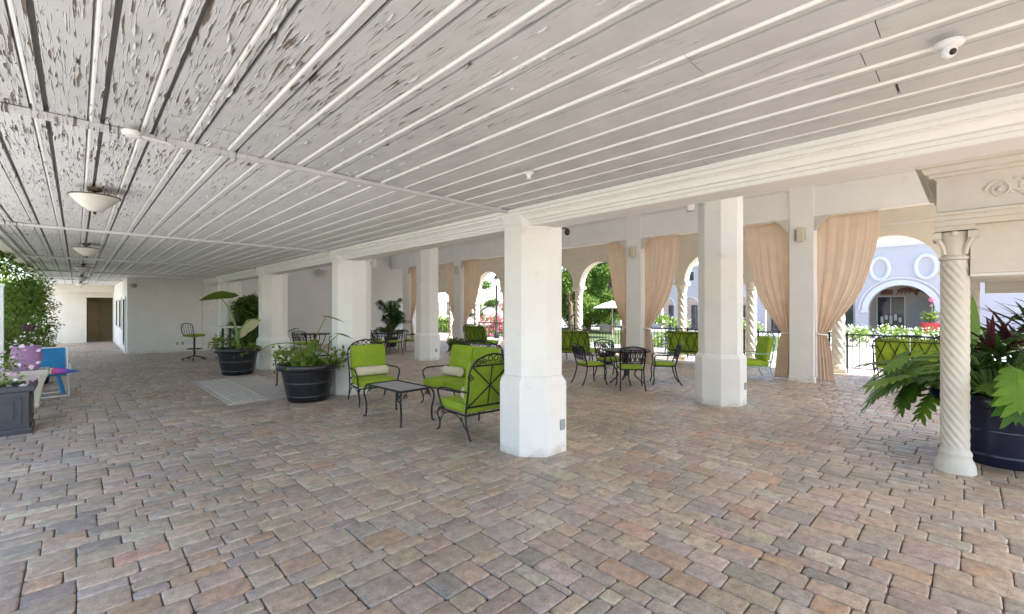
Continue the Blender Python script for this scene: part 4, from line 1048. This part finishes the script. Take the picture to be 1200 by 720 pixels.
s0 = speaker((R2[0][0]-.30, R2[0][1]+.26, 3.52), .62, 'cream speaker bracketed high on the pillar right of the dining set')
dup(s0, (R2[3][0]+.2, R2[3][1]-.33, 3.45), -2.6, 'cream speaker bracketed on the slim far pillar by the end wall')
def pier_lamp(i, label):
    x, y = R3[i]; t = thing('wall_lamp', label, 'lamp', (x-.146, y+.02, 3.32), 0, 'cream box lamps on the square piers')
    b = MB(); b.rbox((-.05, -.02, 0), (.10, .14, .32), .012); b.build('shade', M['bolster'], t, True)
    b = MB(); b.box(-.02, -.001, -.10, .12, -.13, .13); b.build('back_plate', M['gray'], t)
pier_lamp(0, 'cream box lamp on the pier between the widest curtains'); pier_lamp(1, 'cream box lamp on the pier behind the dining table'); pier_lamp(3, 'cream box lamp on the pier behind the loveseat')
t = thing('beam_camera', 'tiny black camera under the beam just right of the biggest pillar', 'camera', (4.18, 3.36, 2.56))
MB().ellip((0, 0, 0), (.035, .035, .04), 10, 8).build('housing', M['black'], t, True)
b = MB(); b.box(-.27, .01, -.012, .012, .03, .045); b.build('arm', M['black'], t)

# ================================================================== PLANTS
def grid_leaf(b, rb, base, d, up, L, W, prof, sag=.3, fold=.15, nt=12, nw=4, wave=0):
    """one large leaf blade: base point, direction, up vector, length, width, width profile(t)"""
    d = Vector(d).normalized(); up = Vector(up); s = d.cross(up).normalized(); u = s.cross(d).normalized()
    vs = []; fs = []; m = 2*nw+1
    for i in range(nt+1):
        t = i/nt
        for j in range(-nw, nw+1):
            q = j/nw; w = W*prof(t)*.5
            p = Vector(base)+d*(L*t)+s*(w*q)+u*(-sag*L*t*t+fold*W*abs(q)*prof(t)+wave*math.sin(t*14+abs(q)*3)*abs(q))
            vs.append(p)
    for i in range(nt):
        for j in range(2*nw): fs.append((i*m+j, i*m+j+1, (i+1)*m+j+1, (i+1)*m+j))
    b.add(vs, fs); rb.extend([random.random()]*len(vs))
heart = lambda t: min(1, (.30+2.6*t) if t < .27 else 1)*max(0, 1-max(0, (t-.3)/.7)**1.7)
lance = lambda t: math.sin(PI*min(1, t**.75))**.9 if t < 1 else 0
strap = lambda t: (1-t**3)*min(1, .5+3*t)
def lobed_leaf(b, rb, base, d, L, n=7, sag=.25):
    """philodendron blade: midrib with finger lobes"""
    d = Vector(d).normalized(); s = d.cross(Vector((0, 0, 1))).normalized(); u = s.cross(d).normalized()
    v0 = random.random()
    def pt(t, q): return Vector(base)+d*(L*t)+s*(q*L)+u*(-sag*L*t*t-.25*abs(q)*L*.6)
    prev = {-1: pt(0, 0), 1: pt(0, 0)}
    for i in range(n):                  # broad finger lobes that leave the midrib sideways
        t = .02+.84*i/(n-1); ln = .46*math.sin(PI*(.20+.68*t))*random.uniform(.9, 1.1); fwd = .10+.22*t
        hw = .58*.84/(n-1)
        for sg in (-1, 1):
            p0 = pt(t-hw, 0); p1 = pt(t+hw, 0); g0 = pt(t-hw*.8+fwd*.3, sg*ln*.34); g1 = pt(t+hw*1.0+fwd*.3, sg*ln*.30)
            a = pt(t-hw*.85+fwd*.65, sg*ln*.68); a2 = pt(t+hw*.75+fwd*.75, sg*ln*.66); e = pt(t+fwd*1.2, sg*ln)
            b.add([p0, p1, g1, a2, e, a, g0], [(0, 1, 2, 6), (6, 2, 3, 5), (5, 3, 4)]); rb.extend([min(1, max(0, v0+random.gauss(0, .1)))]*7)
    b.add([pt(.84, -.06), pt(.84, .06), pt(.98, .05), pt(1.14, 0), pt(.98, -.05)], [(0, 1, 2, 4), (4, 2, 3)]); rb.extend([v0]*5)
def finish(b, rb, name, mat, t): return b.build(name, mat, t, True, rnd=rb)

# ---- elephant ear in the far pot
t = thing('elephant_ear_plant', 'elephant ear plant with one tall green leaf and a hanging yellowed leaf', 'plant', (2.92, 12.95, .4))
st = MB(); b = MB(); rb = []
st.tube(spline([(0, 0, .2), (-.05, .05, .8), (-.16, .14, 1.25), (-.32, .25, 1.52)], 8), [.022]*8+[.017]*8+[.012]*9, 7)
st.tube(spline([(.02, 0, .2), (-.02, .0, .7), (-.08, .10, 1.0)], 6), .02, 7); st.tube(spline([(.03, 0, .2), (.05, .02, .7), (.25, -.2, .98), (.42, -.36, .95)], 6), .014, 7)
st.build('stems', M['stem'], t, True)
grid_leaf(b, rb, (-.0, -.0, 1.60), (-.9, .75, -.02), (.30, .2, 1), .92, .5, heart, .16, .05); finish(b, rb, 'tall_leaf', M['lf_shrub'], t)
b = MB(); rb = []; grid_leaf(b, rb, (.42, -.36, .95), (-.72, .68, -.60), (-.45, -.5, .55), .95, .42, heart, .15, .12, wave=.02); finish(b, rb, 'yellowed_leaf', M['lf_yellow'], t)
C_, D_ = clump_pts([(-.25, .18, .40, .28, .28, .28), (.2, -.15, .28, .30, .28, .16), (-.4, .3, .36, .2, .2, .24), (.0, -.38, .20, .28, .2, .2), (.3, -.3, .25, .2, .2, .15)], 1300, .3); leaves('foliage', M['lf_shrub'], C_, D_, .10, .5, t)
# ---- mixed plants in the near pot
t = thing('mixed_pot_plants', 'low mixed green plants with one long arching stem in the nearest round pot', 'plant', (3.02, 8.42, .4))
st = MB(); b = MB(); rb = []
def up_leaf(x, y, h, dx, dy, L, W, sag=.15):
    st.tube(spline([(x, y, .2), (x+dx*.25, y+dy*.25, h*.6), (x+dx, y+dy, h)], 6), [.012]*6+[.008]*7, 6)
    n = Vector((dx, dy, .1)).normalized(); grid_leaf(b, rb, (x+dx-n.x*L*.2, y+dy-n.y*L*.2, h+.02), (n.x, n.y, -.15), (0, 0, 1), L, W, heart, sag, .06)
up_leaf(.05, 0, 1.10, .20, -.16, .46, .24); up_leaf(-.02, .05, .88, -.10, .12, .28, .16); up_leaf(.1, -.05, .78, .3, -.3, .34, .2); up_leaf(.0, .0, .66, .1, .1, .3, .2)
st.tube(spline([(.0, .05, .2), (-.03, .1, .5), (-.22, .25, .62), (-.48, .42, .60), (-.62, .5, .52)], 8), .011, 6)
for k in range(26):
    a = random.uniform(0, 2*PI); rr = random.uniform(.1, .42); h = random.uniform(.28, .55)
    up_leaf(rr*.5*math.cos(a), rr*.5*math.sin(a), h, rr*.7*math.cos(a), rr*.7*math.sin(a), random.uniform(.16, .28), random.uniform(.10, .17), .3)
st.build('stems', M['stem'], t, True); finish(b, rb, 'large_leaves', M['lf_shrub'], t)
C_, D_ = clump_pts([(-.38, .28, .34, .25, .25, .28), (.38, -.28, .36, .26, .26, .24), (0, -.1, .26, .42, .42, .14), (.1, .1, .42, .22, .22, .28), (-.2, -.3, .28, .27, .22, .18)], 1000, .3); leaves('foliage', M['lf_shrub'], C_, D_, .11, .55, t)
C_, D_ = clump_pts([(.0, -.2, .30, .4, .3, .08)], 120, .3); leaves('red_leaves', M['lf_red'], C_, D_, .06, .5, t)
# ---- philodendron + bromeliads in the big pot at the right
t = thing('lobed_philodendron', 'big green philodendron with deeply lobed leaves spilling over the large right pot', 'plant', (7.22, -.22, .6))
st = MB(); b = MB(); rb = []
for k in range(125):
    a = random.uniform(0, 2*PI) if k > 60 else random.uniform(1.5, 3.3); el = random.uniform(-.1, 1.1); R = random.uniform(.35, .8)
    if k <= 60: R = random.uniform(.5, .98); el = random.uniform(-.15, .6)
    e = Vector((math.cos(a)*R*math.cos(el*.7), math.sin(a)*R*math.cos(el*.7), .15+R*math.sin(el)*.8))
    wx, wy = 7.22+e.x, -.22+e.y
    if wx < 6.95 and abs(wy-wx*.02+.04) < .30: continue
    st.tube(spline([(.12*math.cos(a), .12*math.sin(a), .1), (e.x*.5, e.y*.5, .12+e.z*.75), tuple(e)], 5), [.013]*5+[.008]*6, 5)
    dd = Vector((e.x*.8+random.gauss(0, .15), e.y*.8+random.gauss(0, .15), -.42+random.gauss(0, .28))); lobed_leaf(b, rb, e, dd, random.uniform(.26, .40), random.choice((5, 5, 6)), random.uniform(.05, .3))
st.build('stems', M['stem'], t, True); finish(b, rb, 'leaves', M['lf_philo'], t)
t = thing('bromeliads', 'spiky dark red and green bromeliads rising behind the lobed leaves', 'plant', (7.42, -.30, .6))
for nm, mt, cs in (('red_blades', 'lf_red', ((.1, -.35, .85), (.2, .0, .62), (-.05, .15, .55), (.0, -.7, .8))), ('green_blades', 'lf_dark', ((-.1, .1, .5), (.25, -.45, .6), (.0, -.15, .75), (-.25, .3, .35)))):
    b = MB(); rb = []
    for c in cs:
        for k in range(20):
            a = random.uniform(0, 2*PI); e = random.uniform(.4, 1.35); grid_leaf(b, rb, c, (math.cos(a)*math.cos(e), math.sin(a)*math.cos(e), math.sin(e)), (-math.cos(a)*.5, -math.sin(a)*.5, .6), random.uniform(.32, .58), .05, strap, .45, .25, 8, 1)
    finish(b, rb, nm, M[mt], t)
C_, D_ = clump_pts([(0, .05, .35, .45, .45, .3), (.2, -.6, .4, .5, .5, .35), (.25, -.35, .75, .5, .6, .35), (.1, .15, .6, .35, .35, .3)], 650, .3); leaves('undergrowth', M['lf_dark'], C_, D_, .12, .4, t)
b = MB(); rb = []; grid_leaf(b, rb, (-.2, .3, .6), (.05, .0, 1), (-1, -.9, .2), .62, .13, lance, .02, .1); finish(b, rb, 'upright_leaf', M['lf_philo'], t)
# ---- petunias, purple pot flowers
t = thing('petunias', 'pink and white petunias filling the dark square planter', 'flowers', (-.76, 9.05, .58))
C_, D_ = clump_pts([(-.02, 0, .12, .40, .40, .20), (.0, .1, .35, .30, .30, .22)], 1800, .3); leaves('foliage', M['lf_shrub'], C_, D_, .05, .5, t)
C_, D_ = clump_pts([(.02, 0, .16, .43, .43, .20), (.05, .1, .42, .32, .30, .22)], 420, .8); leaves('pink_flowers', M['lf_pink'], C_, D_, .06, .95, t)
C_, D_ = clump_pts([(.02, 0, .16, .43, .43, .20)], 200, .85); leaves('white_flowers', M['lf_white'], C_, D_, .055, .95, t)
t = thing('trailing_flowers', 'pale pink and white flowers spilling from the purple pot', 'flowers', (-.60, 10.95, 1.0))
C_, D_ = clump_pts([(-.05, -.05, .06, .21, .21, .11), (-.13, -.19, -.16, .12, .09, .22)], 1500, .3); leaves('foliage', M['lf_shrub'], C_, D_, .045, .5, t)
C_, D_ = clump_pts([(-.05, -.05, .08, .22, .22, .12), (-.12, -.2, -.15, .13, .09, .22)], 420, .85); leaves('pink_flowers', M['lf_pink'], C_, D_, .05, .95, t)
C_, D_ = clump_pts([(-.02, -.02, .11, .2, .2, .11)], 320, .9); leaves('white_flowers', M['lf_white'], C_, D_, .045, .95, t)
# ---- shrubs of the garden hedge
def shrub(label, x, y, h, r, seed, white=True, group='flowering shrubs along the garden edge', leaf='lf_shrub', dens=2100, sz=.075, name='flowering_shrub', bs=1.0):
    rr = random.Random(seed); t = thing(name, label, 'shrub', (x, y, -.02), 0, group)
    bl = []
    for k in range(int(11*h*r)+(8 if bs == 1 else 26)):
        z = rr.uniform(.15, h-.25); w = r*(.55+.45*math.sin(PI*min(1, .25+.75*z/h)))
        a = rr.uniform(0, 2*PI); q = w*math.sqrt(rr.uniform(.15, 1))*.75; s = rr.uniform(.25, .48)*r*bs
        bl.append((q*math.cos(a), q*math.sin(a), z, s, s, s*rr.uniform(.7, 1.0)))
    C_, D_ = clump_pts(bl, dens, .35); leaves('foliage', M[leaf], C_, D_, sz, .5, t, .8)
    b = MB()
    for k in range(7):
        a = rr.uniform(0, 2*PI); q = min(1, r*1.1); b.tube(spline([(.08*q*math.cos(a), .08*q*math.sin(a), 0), (.3*r*math.cos(a), .3*r*math.sin(a), h*.4), (.55*r*math.cos(a+.3), .55*r*math.sin(a+.3), h*.62)], 4), [.03*q]*4+[.016*q]*5, 6)
    b.build('branches', M['bark'], t, True)
    if white:
        C_, D_ = clump_pts([rr.choice(bl) for _ in range(10)], 60, .95); leaves('white_flowers', M['lf_white'], C_, D_, .075, .9, t)
    return t
shrub('tall leafy shrub with white flowers above the dark square planter', -1.75, 9.9, 3.5, .9, 1)
shrub('leafy shrub with white flowers behind the purple pot', -1.5, 12.9, 3.1, .88, 2)
shrub('tall bright green shrub behind the blue folding chair', -1.35, 15.6, 3.0, .9, 3)
shrub('farther green shrub along the garden edge', -1.3, 18.6, 2.7, .95, 4)
shrub('last green shrub of the hedge, before the passage', -1.35, 22, 2.7, 1.0, 5, False)
shrub('dark green shrub at the back of the garden', -3.6, 12.5, 3.2, 1.3, 6, False, leaf='lf_tree')
shrub('big green shrub at the back of the garden, farther away', -3.8, 17.5, 3.4, 1.5, 7, False, leaf='lf_tree')
t = thing('garden_ornament', 'small dark brown winged ornament on a stake in the hedge above the purple pot', 'ornament', (-.62, 11.6, 0))
b = MB(); b.tube([(0, 0, 0), (0, 0, 1.3)], .006, 6); b.build('stake', M['iron'], t)
b = MB(); b.ellip((0, 0, 1.32), (.018, .02, .05), 8, 6)
for s in (-1, 1): b.ellip((s*.05, .0, 1.34), (.055, .012, .04), 10, 6, Matrix.Rotation(-.0, 4, 'Y')); b.ellip((s*.04, 0, 1.29), (.04, .012, .03), 10, 6)
b.build('wings', M['darkbrown'], t, True)
t = thing('garden_post', 'slim white post standing in the hedge at the left edge', 'post', (-1.0, 12.35, 0))
b = MB(); b.box(-.045, .045, -.045, .045, -.05, 2.05); b.build('shaft', M['trim'], t, bevel=.008)
b = MB(); b.box(-.06, .06, -.06, .06, 2.05, 2.10); b.build('cap', M['trim'], t, bevel=.008)
for (x, y, a, lb) in ((2.78, 2.03, .4, 'small yellow fallen leaf on the pavers in front of the biggest pillar'), (3.77, 1.17, 1.9, 'small orange brown fallen leaf on the open pavers toward the right')):
    b = MB(); rb = []; grid_leaf(b, rb, (0, 0, .012), (1, 0, .02), (0, 0, 1), .055, .035, lance, .1, .25, 6, 2); o = finish(b, rb, 'fallen_leaf', M['lf_yellow'] if a < 1 else M['teak'], None); o.location = (x, y, 0); o.rotation_euler = (0, 0, a); tag(o, lb, 'leaf')
# ---- terrace pot plants
shrub('tall dark bushy shrub in a pot behind the elephant ear plant', 4.28, 17.35, 2.2, .46, 17, False, 'potted shrubs on the terrace', 'lf_mid', 4500, .11, 'potted_shrub', 1.7)
shrub('small round green shrub in a navy pot left of the loveseat', 9.9, 13.0, .72, .32, 13, False, 'potted shrubs on the terrace', 'lf_mid', 4500, .07, 'potted_shrub', 1.7)
t = thing('potted_palm', 'bushy palm with arching fronds in a pot beyond the far dining table', 'plant', (9.85, 17.7, .3))
st = MB(); b = MB(); rb = []
for k in range(30):
    a = random.uniform(0, 2*PI); h = random.uniform(.5, 2.0); R = random.uniform(.3, .75)
    path = spline([(0, 0, .0), (R*.3*math.cos(a), R*.3*math.sin(a), h*.7), (R*math.cos(a), R*math.sin(a), h*.92)], 6); st.tube(path, .012, 5)
    for i, p in enumerate(path[5:]):
        for s in (-1, 1, 0):
            grid_leaf(b, rb, p, (math.cos(a+s*1.1), math.sin(a+s*1.1), -.1), (0, 0, 1), .3, .075, lance, .4, .1, 5, 1)
st.build('stems', M['stem'], t, True); finish(b, rb, 'fronds', M['lf_dark'], t)
t = thing('pot_flowers', 'pink and blue flowers in the navy pot by the middle pier', 'flowers', (11.35, 7.62, .3))
for nm, mt, n, sh in (('foliage', 'lf_shrub', 1400, .3), ('pink_flowers', 'lf_rose', 200, .9), ('blue_flowers', 'lf_blue', 260, .9)):
    C_, D_ = clump_pts([(0, 0, .22, .26, .26, .2)], n, sh); leaves(nm, M[mt], C_, D_, .06, .8, t)
# ---- flower bushes outside the railing
def flower_bush(label, x, y, r, h, mt, seed, n=230, sz=.10):
    rr = random.Random(seed); t = thing('flower_bush', label, 'bush', (x, y, -.05), 0, 'flowering bushes in the courtyard')
    bl = [(rr.uniform(-r, r)*.7, rr.uniform(-r, r)*.7, rr.uniform(.2, h-.25), r*.42, r*.42, .3) for _ in range(9)]
    C_, D_ = clump_pts(bl, 900, .3); leaves('foliage', M['lf_shrub'], C_, D_, .12, .55, t)
    C_, D_ = clump_pts(bl, n, .95); D_[:, 2] = np.abs(D_[:, 2])+.3; leaves('flowers', M[mt], C_, D_, sz, .9, t)
for a in (('blue hydrangea bush just outside the railing, right of the middle pier', 15.35, 7.75, .55, 1.0, 'lf_blue', 21), ('blue flowering bush outside the railing, left of the middle pier', 15.6, 9.2, .5, .95, 'lf_blue', 22),
          ('white flowering bush at the left under the big arch', 25.5, 4.1, 1.0, 1.05, 'lf_white', 23), ('white flowering bush in the middle under the big arch', 26.5, 2.3, 1.0, .95, 'lf_white', 24),
          ('white flowering bush at the right under the big arch', 25.5, .5, 1.0, 1.0, 'lf_white', 25), ('pale bush behind the hydrangeas', 18.5, 9.3, .9, 1.5, 'lf_white', 26, 60), ('pale bush behind the twisted column', 21, 7.0, .9, 1.3, 'lf_white', 27, 80),
          ('bright rose pink bush far back by the lamp post', 18.6, 20.6, .8, 2.1, 'lf_rose', 28, 420, .16), ('pale flowering bush right of the portal column', 25.0, -1.6, 1.0, 1.1, 'lf_white', 29)): flower_bush(*a)
# ---- trees
def tree(label, x, y, h, r, seed, n=15, leaf='lf_tree', sz=.19, dens=1150, zlo=.35):
    rr = random.Random(seed); t = thing('courtyard_tree', label, 'tree', (x, y, -.06), 0, 'trees in the courtyard')
    b = MB(); b.tube(spline([(0, 0, 0), (.08, .05, h*.2), (-.05, .1, h*.45), (.0, .0, h*.75)], 5), [.22-.16*i/15 for i in range(16)], 9); bl = []
    for k in range(n):
        a = rr.uniform(0, 2*PI); z = rr.uniform(zlo, .95)*h; q = r*rr.uniform(.2, .9)*math.sin(PI*min(1, .2+.75*z/h)); s = r*rr.uniform(.24, .42)
        c = (q*math.cos(a), q*math.sin(a), z); bl.append((*c, s, s, s*.75))
        b.tube(spline([(0, 0, z*.55), (c[0]*.4, c[1]*.4, z*.75), c], 4), [.07, .06, .06, .05, .04, .03, .03, .02, .02], 6)
    b.build('trunk', M['bark'], t, True)
    C_, D_ = clump_pts(bl, dens, .4); leaves('crown', M[leaf], C_, D_, sz, .5, t, .9)
tree('green tree seen through the arch just right of the biggest pillar', 23.5, 18.6, 6.8, 2.6, 31, 22, zlo=.15)
tree('bright green tree seen through the arch left of the middle curtain', 26.5, 17.4, 7.5, 2.7, 32, 22, zlo=.15)
tree('green tree farther left behind the biggest pillar', 25, 24, 7, 2.6, 33, 18, zlo=.2)
tree('wide green tree filling the arches behind the railing notice', 29.5, 21.5, 8.0, 3.4, 37, 30, zlo=.1)
tree('small green tree beside the far lamp post', 24, 29, 4.6, 1.7, 34, 14, zlo=.2)
shrub('clipped green hedge bush at the far left of the courtyard', 18.5, 31, 1.3, 1.5, 35, False, 'clipped hedge bushes', 'lf_shrub', 500, .13, 'hedge_bush')
shrub('clipped green hedge bush beside the lamp post', 19.5, 27, 1.3, 1.5, 36, False, 'clipped hedge bushes', 'lf_shrub', 500, .13, 'hedge_bush')
# ---- lamp post, courtyard umbrella, red pot
t = thing('lamp_post', 'dark lamp post with lantern in the courtyard behind the loveseat', 'lamp post', (17.4, 19.2, -.05))
b = MB(); b.lathe([(.14, 0), (.14, .3), (.07, .4), (.05, 3.0), (.08, 3.05)], 12); b.build('post', M['iron'], t, True)
b = MB(); b.lathe([(.08, 3.05), (.17, 3.4), (.17, 3.42)], 6); b.build('lantern', M['alabaster'], t)
b = MB(); b.lathe([(.2, 3.42), (.12, 3.56), (.02, 3.66)], 6); b.build('lantern_cap', M['iron'], t)
t = thing('market_umbrella', 'pale canvas umbrella in the courtyard in front of the trees', 'umbrella', (22.3, 14.6, -.05))
b = MB(); b.lathe([(1.1, 1.75), (.6, 1.98), (.02, 2.15)], 8); b.build('canopy', M['canvaswhite'], t)
b = MB(); b.tube([(0, 0, 0), (0, 0, 2.2)], .03, 8); b.build('pole', M['gray'], t, True)
t = thing('red_pot', 'red glazed pot under the big arch across the courtyard', 'pot', (33.0, 1.55, -.05))
b = MB(); b.lathe([(.3, 0), (.38, .3), (.46, .8), (.5, .85), (.5, .95), (.42, .95)], 24); b.build('body', M['redpot'], t, True)
t = thing('red_flowered_plant', 'green plant with a tall red flower spike in the red pot', 'plant', (33.0, 1.55, .7))
C_, D_ = clump_pts([(0, 0, .5, .5, .5, .45)], 500, .3); leaves('foliage', M['lf_shrub'], C_, D_, .2, .4, t)
C_, D_ = clump_pts([(0, 0, 1.35, .14, .14, .35)], 900, .3); leaves('flower_spike', M['lf_rose'], C_, D_, .12, .5, t)
b = MB(); b.tube([(0, 0, 0), (0, 0, 1.2)], .025, 6); b.build('stem', M['stem'], t)

# ================================================================== LIGHT, SKY, CAMERA
w = bpy.data.worlds.new('World'); sc.world = w; w.use_nodes = True
nt = w.node_tree; sky = nt.nodes.new('ShaderNodeTexSky'); sky.sky_type = 'NISHITA'; sky.sun_disc = False
SUN_EL = 52; SUN_AZ = math.degrees(math.atan2(.28, -.95))      # azimuth from +Y towards +X
sky.sun_elevation = math.radians(SUN_EL); sky.sun_rotation = math.radians(SUN_AZ)
sky.air_density = 1.0; sky.dust_density = 1.6; sky.ozone_density = 1.0
nt.links.new(sky.outputs[0], nt.nodes['Background'].inputs['Color']); nt.nodes['Background'].inputs['Strength'].default_value = .15
L = bpy.data.lights.new('sun', 'SUN'); L.energy = 4.4; L.angle = math.radians(.5); L.color = (1, .965, .91)
so = bpy.data.objects.new('sun', L); COL.objects.link(so)
az = math.radians(SUN_AZ); el = math.radians(SUN_EL)
to_sun = Vector((math.sin(az)*math.cos(el), math.cos(az)*math.cos(el), math.sin(el)))
so.rotation_euler = to_sun.to_track_quat('Z', 'Y').to_euler()

cam = bpy.data.cameras.new('camera'); co = bpy.data.objects.new('camera', cam); COL.objects.link(co)
cam.sensor_width = 36; cam.lens = 36*525/1200; cam.clip_start = .05; cam.clip_end = 900; cam.shift_y = 2/1200
A = math.atan(510/525); co.location = (0, 0, 1.65); co.rotation_euler = (PI/2, 0, -A)
sc.camera = co
sc.view_settings.view_transform = 'Standard'; sc.view_settings.look = 'None'; sc.view_settings.gamma = 1
sc.view_settings.use_curve_mapping = False; sc.view_settings.exposure = 2.15
sc.render.engine = 'CYCLES'; cy = sc.cycles
cy.use_denoising = True; cy.max_bounces = 10; cy.diffuse_bounces = 7; cy.glossy_bounces = 3; cy.transmission_bounces = 4
cy.sample_clamp_indirect = 8; cy.use_adaptive_sampling = True; cy.adaptive_threshold = .02
cy.caustics_reflective = False; cy.caustics_refractive = False
try: cy.denoiser = 'OPENIMAGEDENOISE'
except Exception: pass
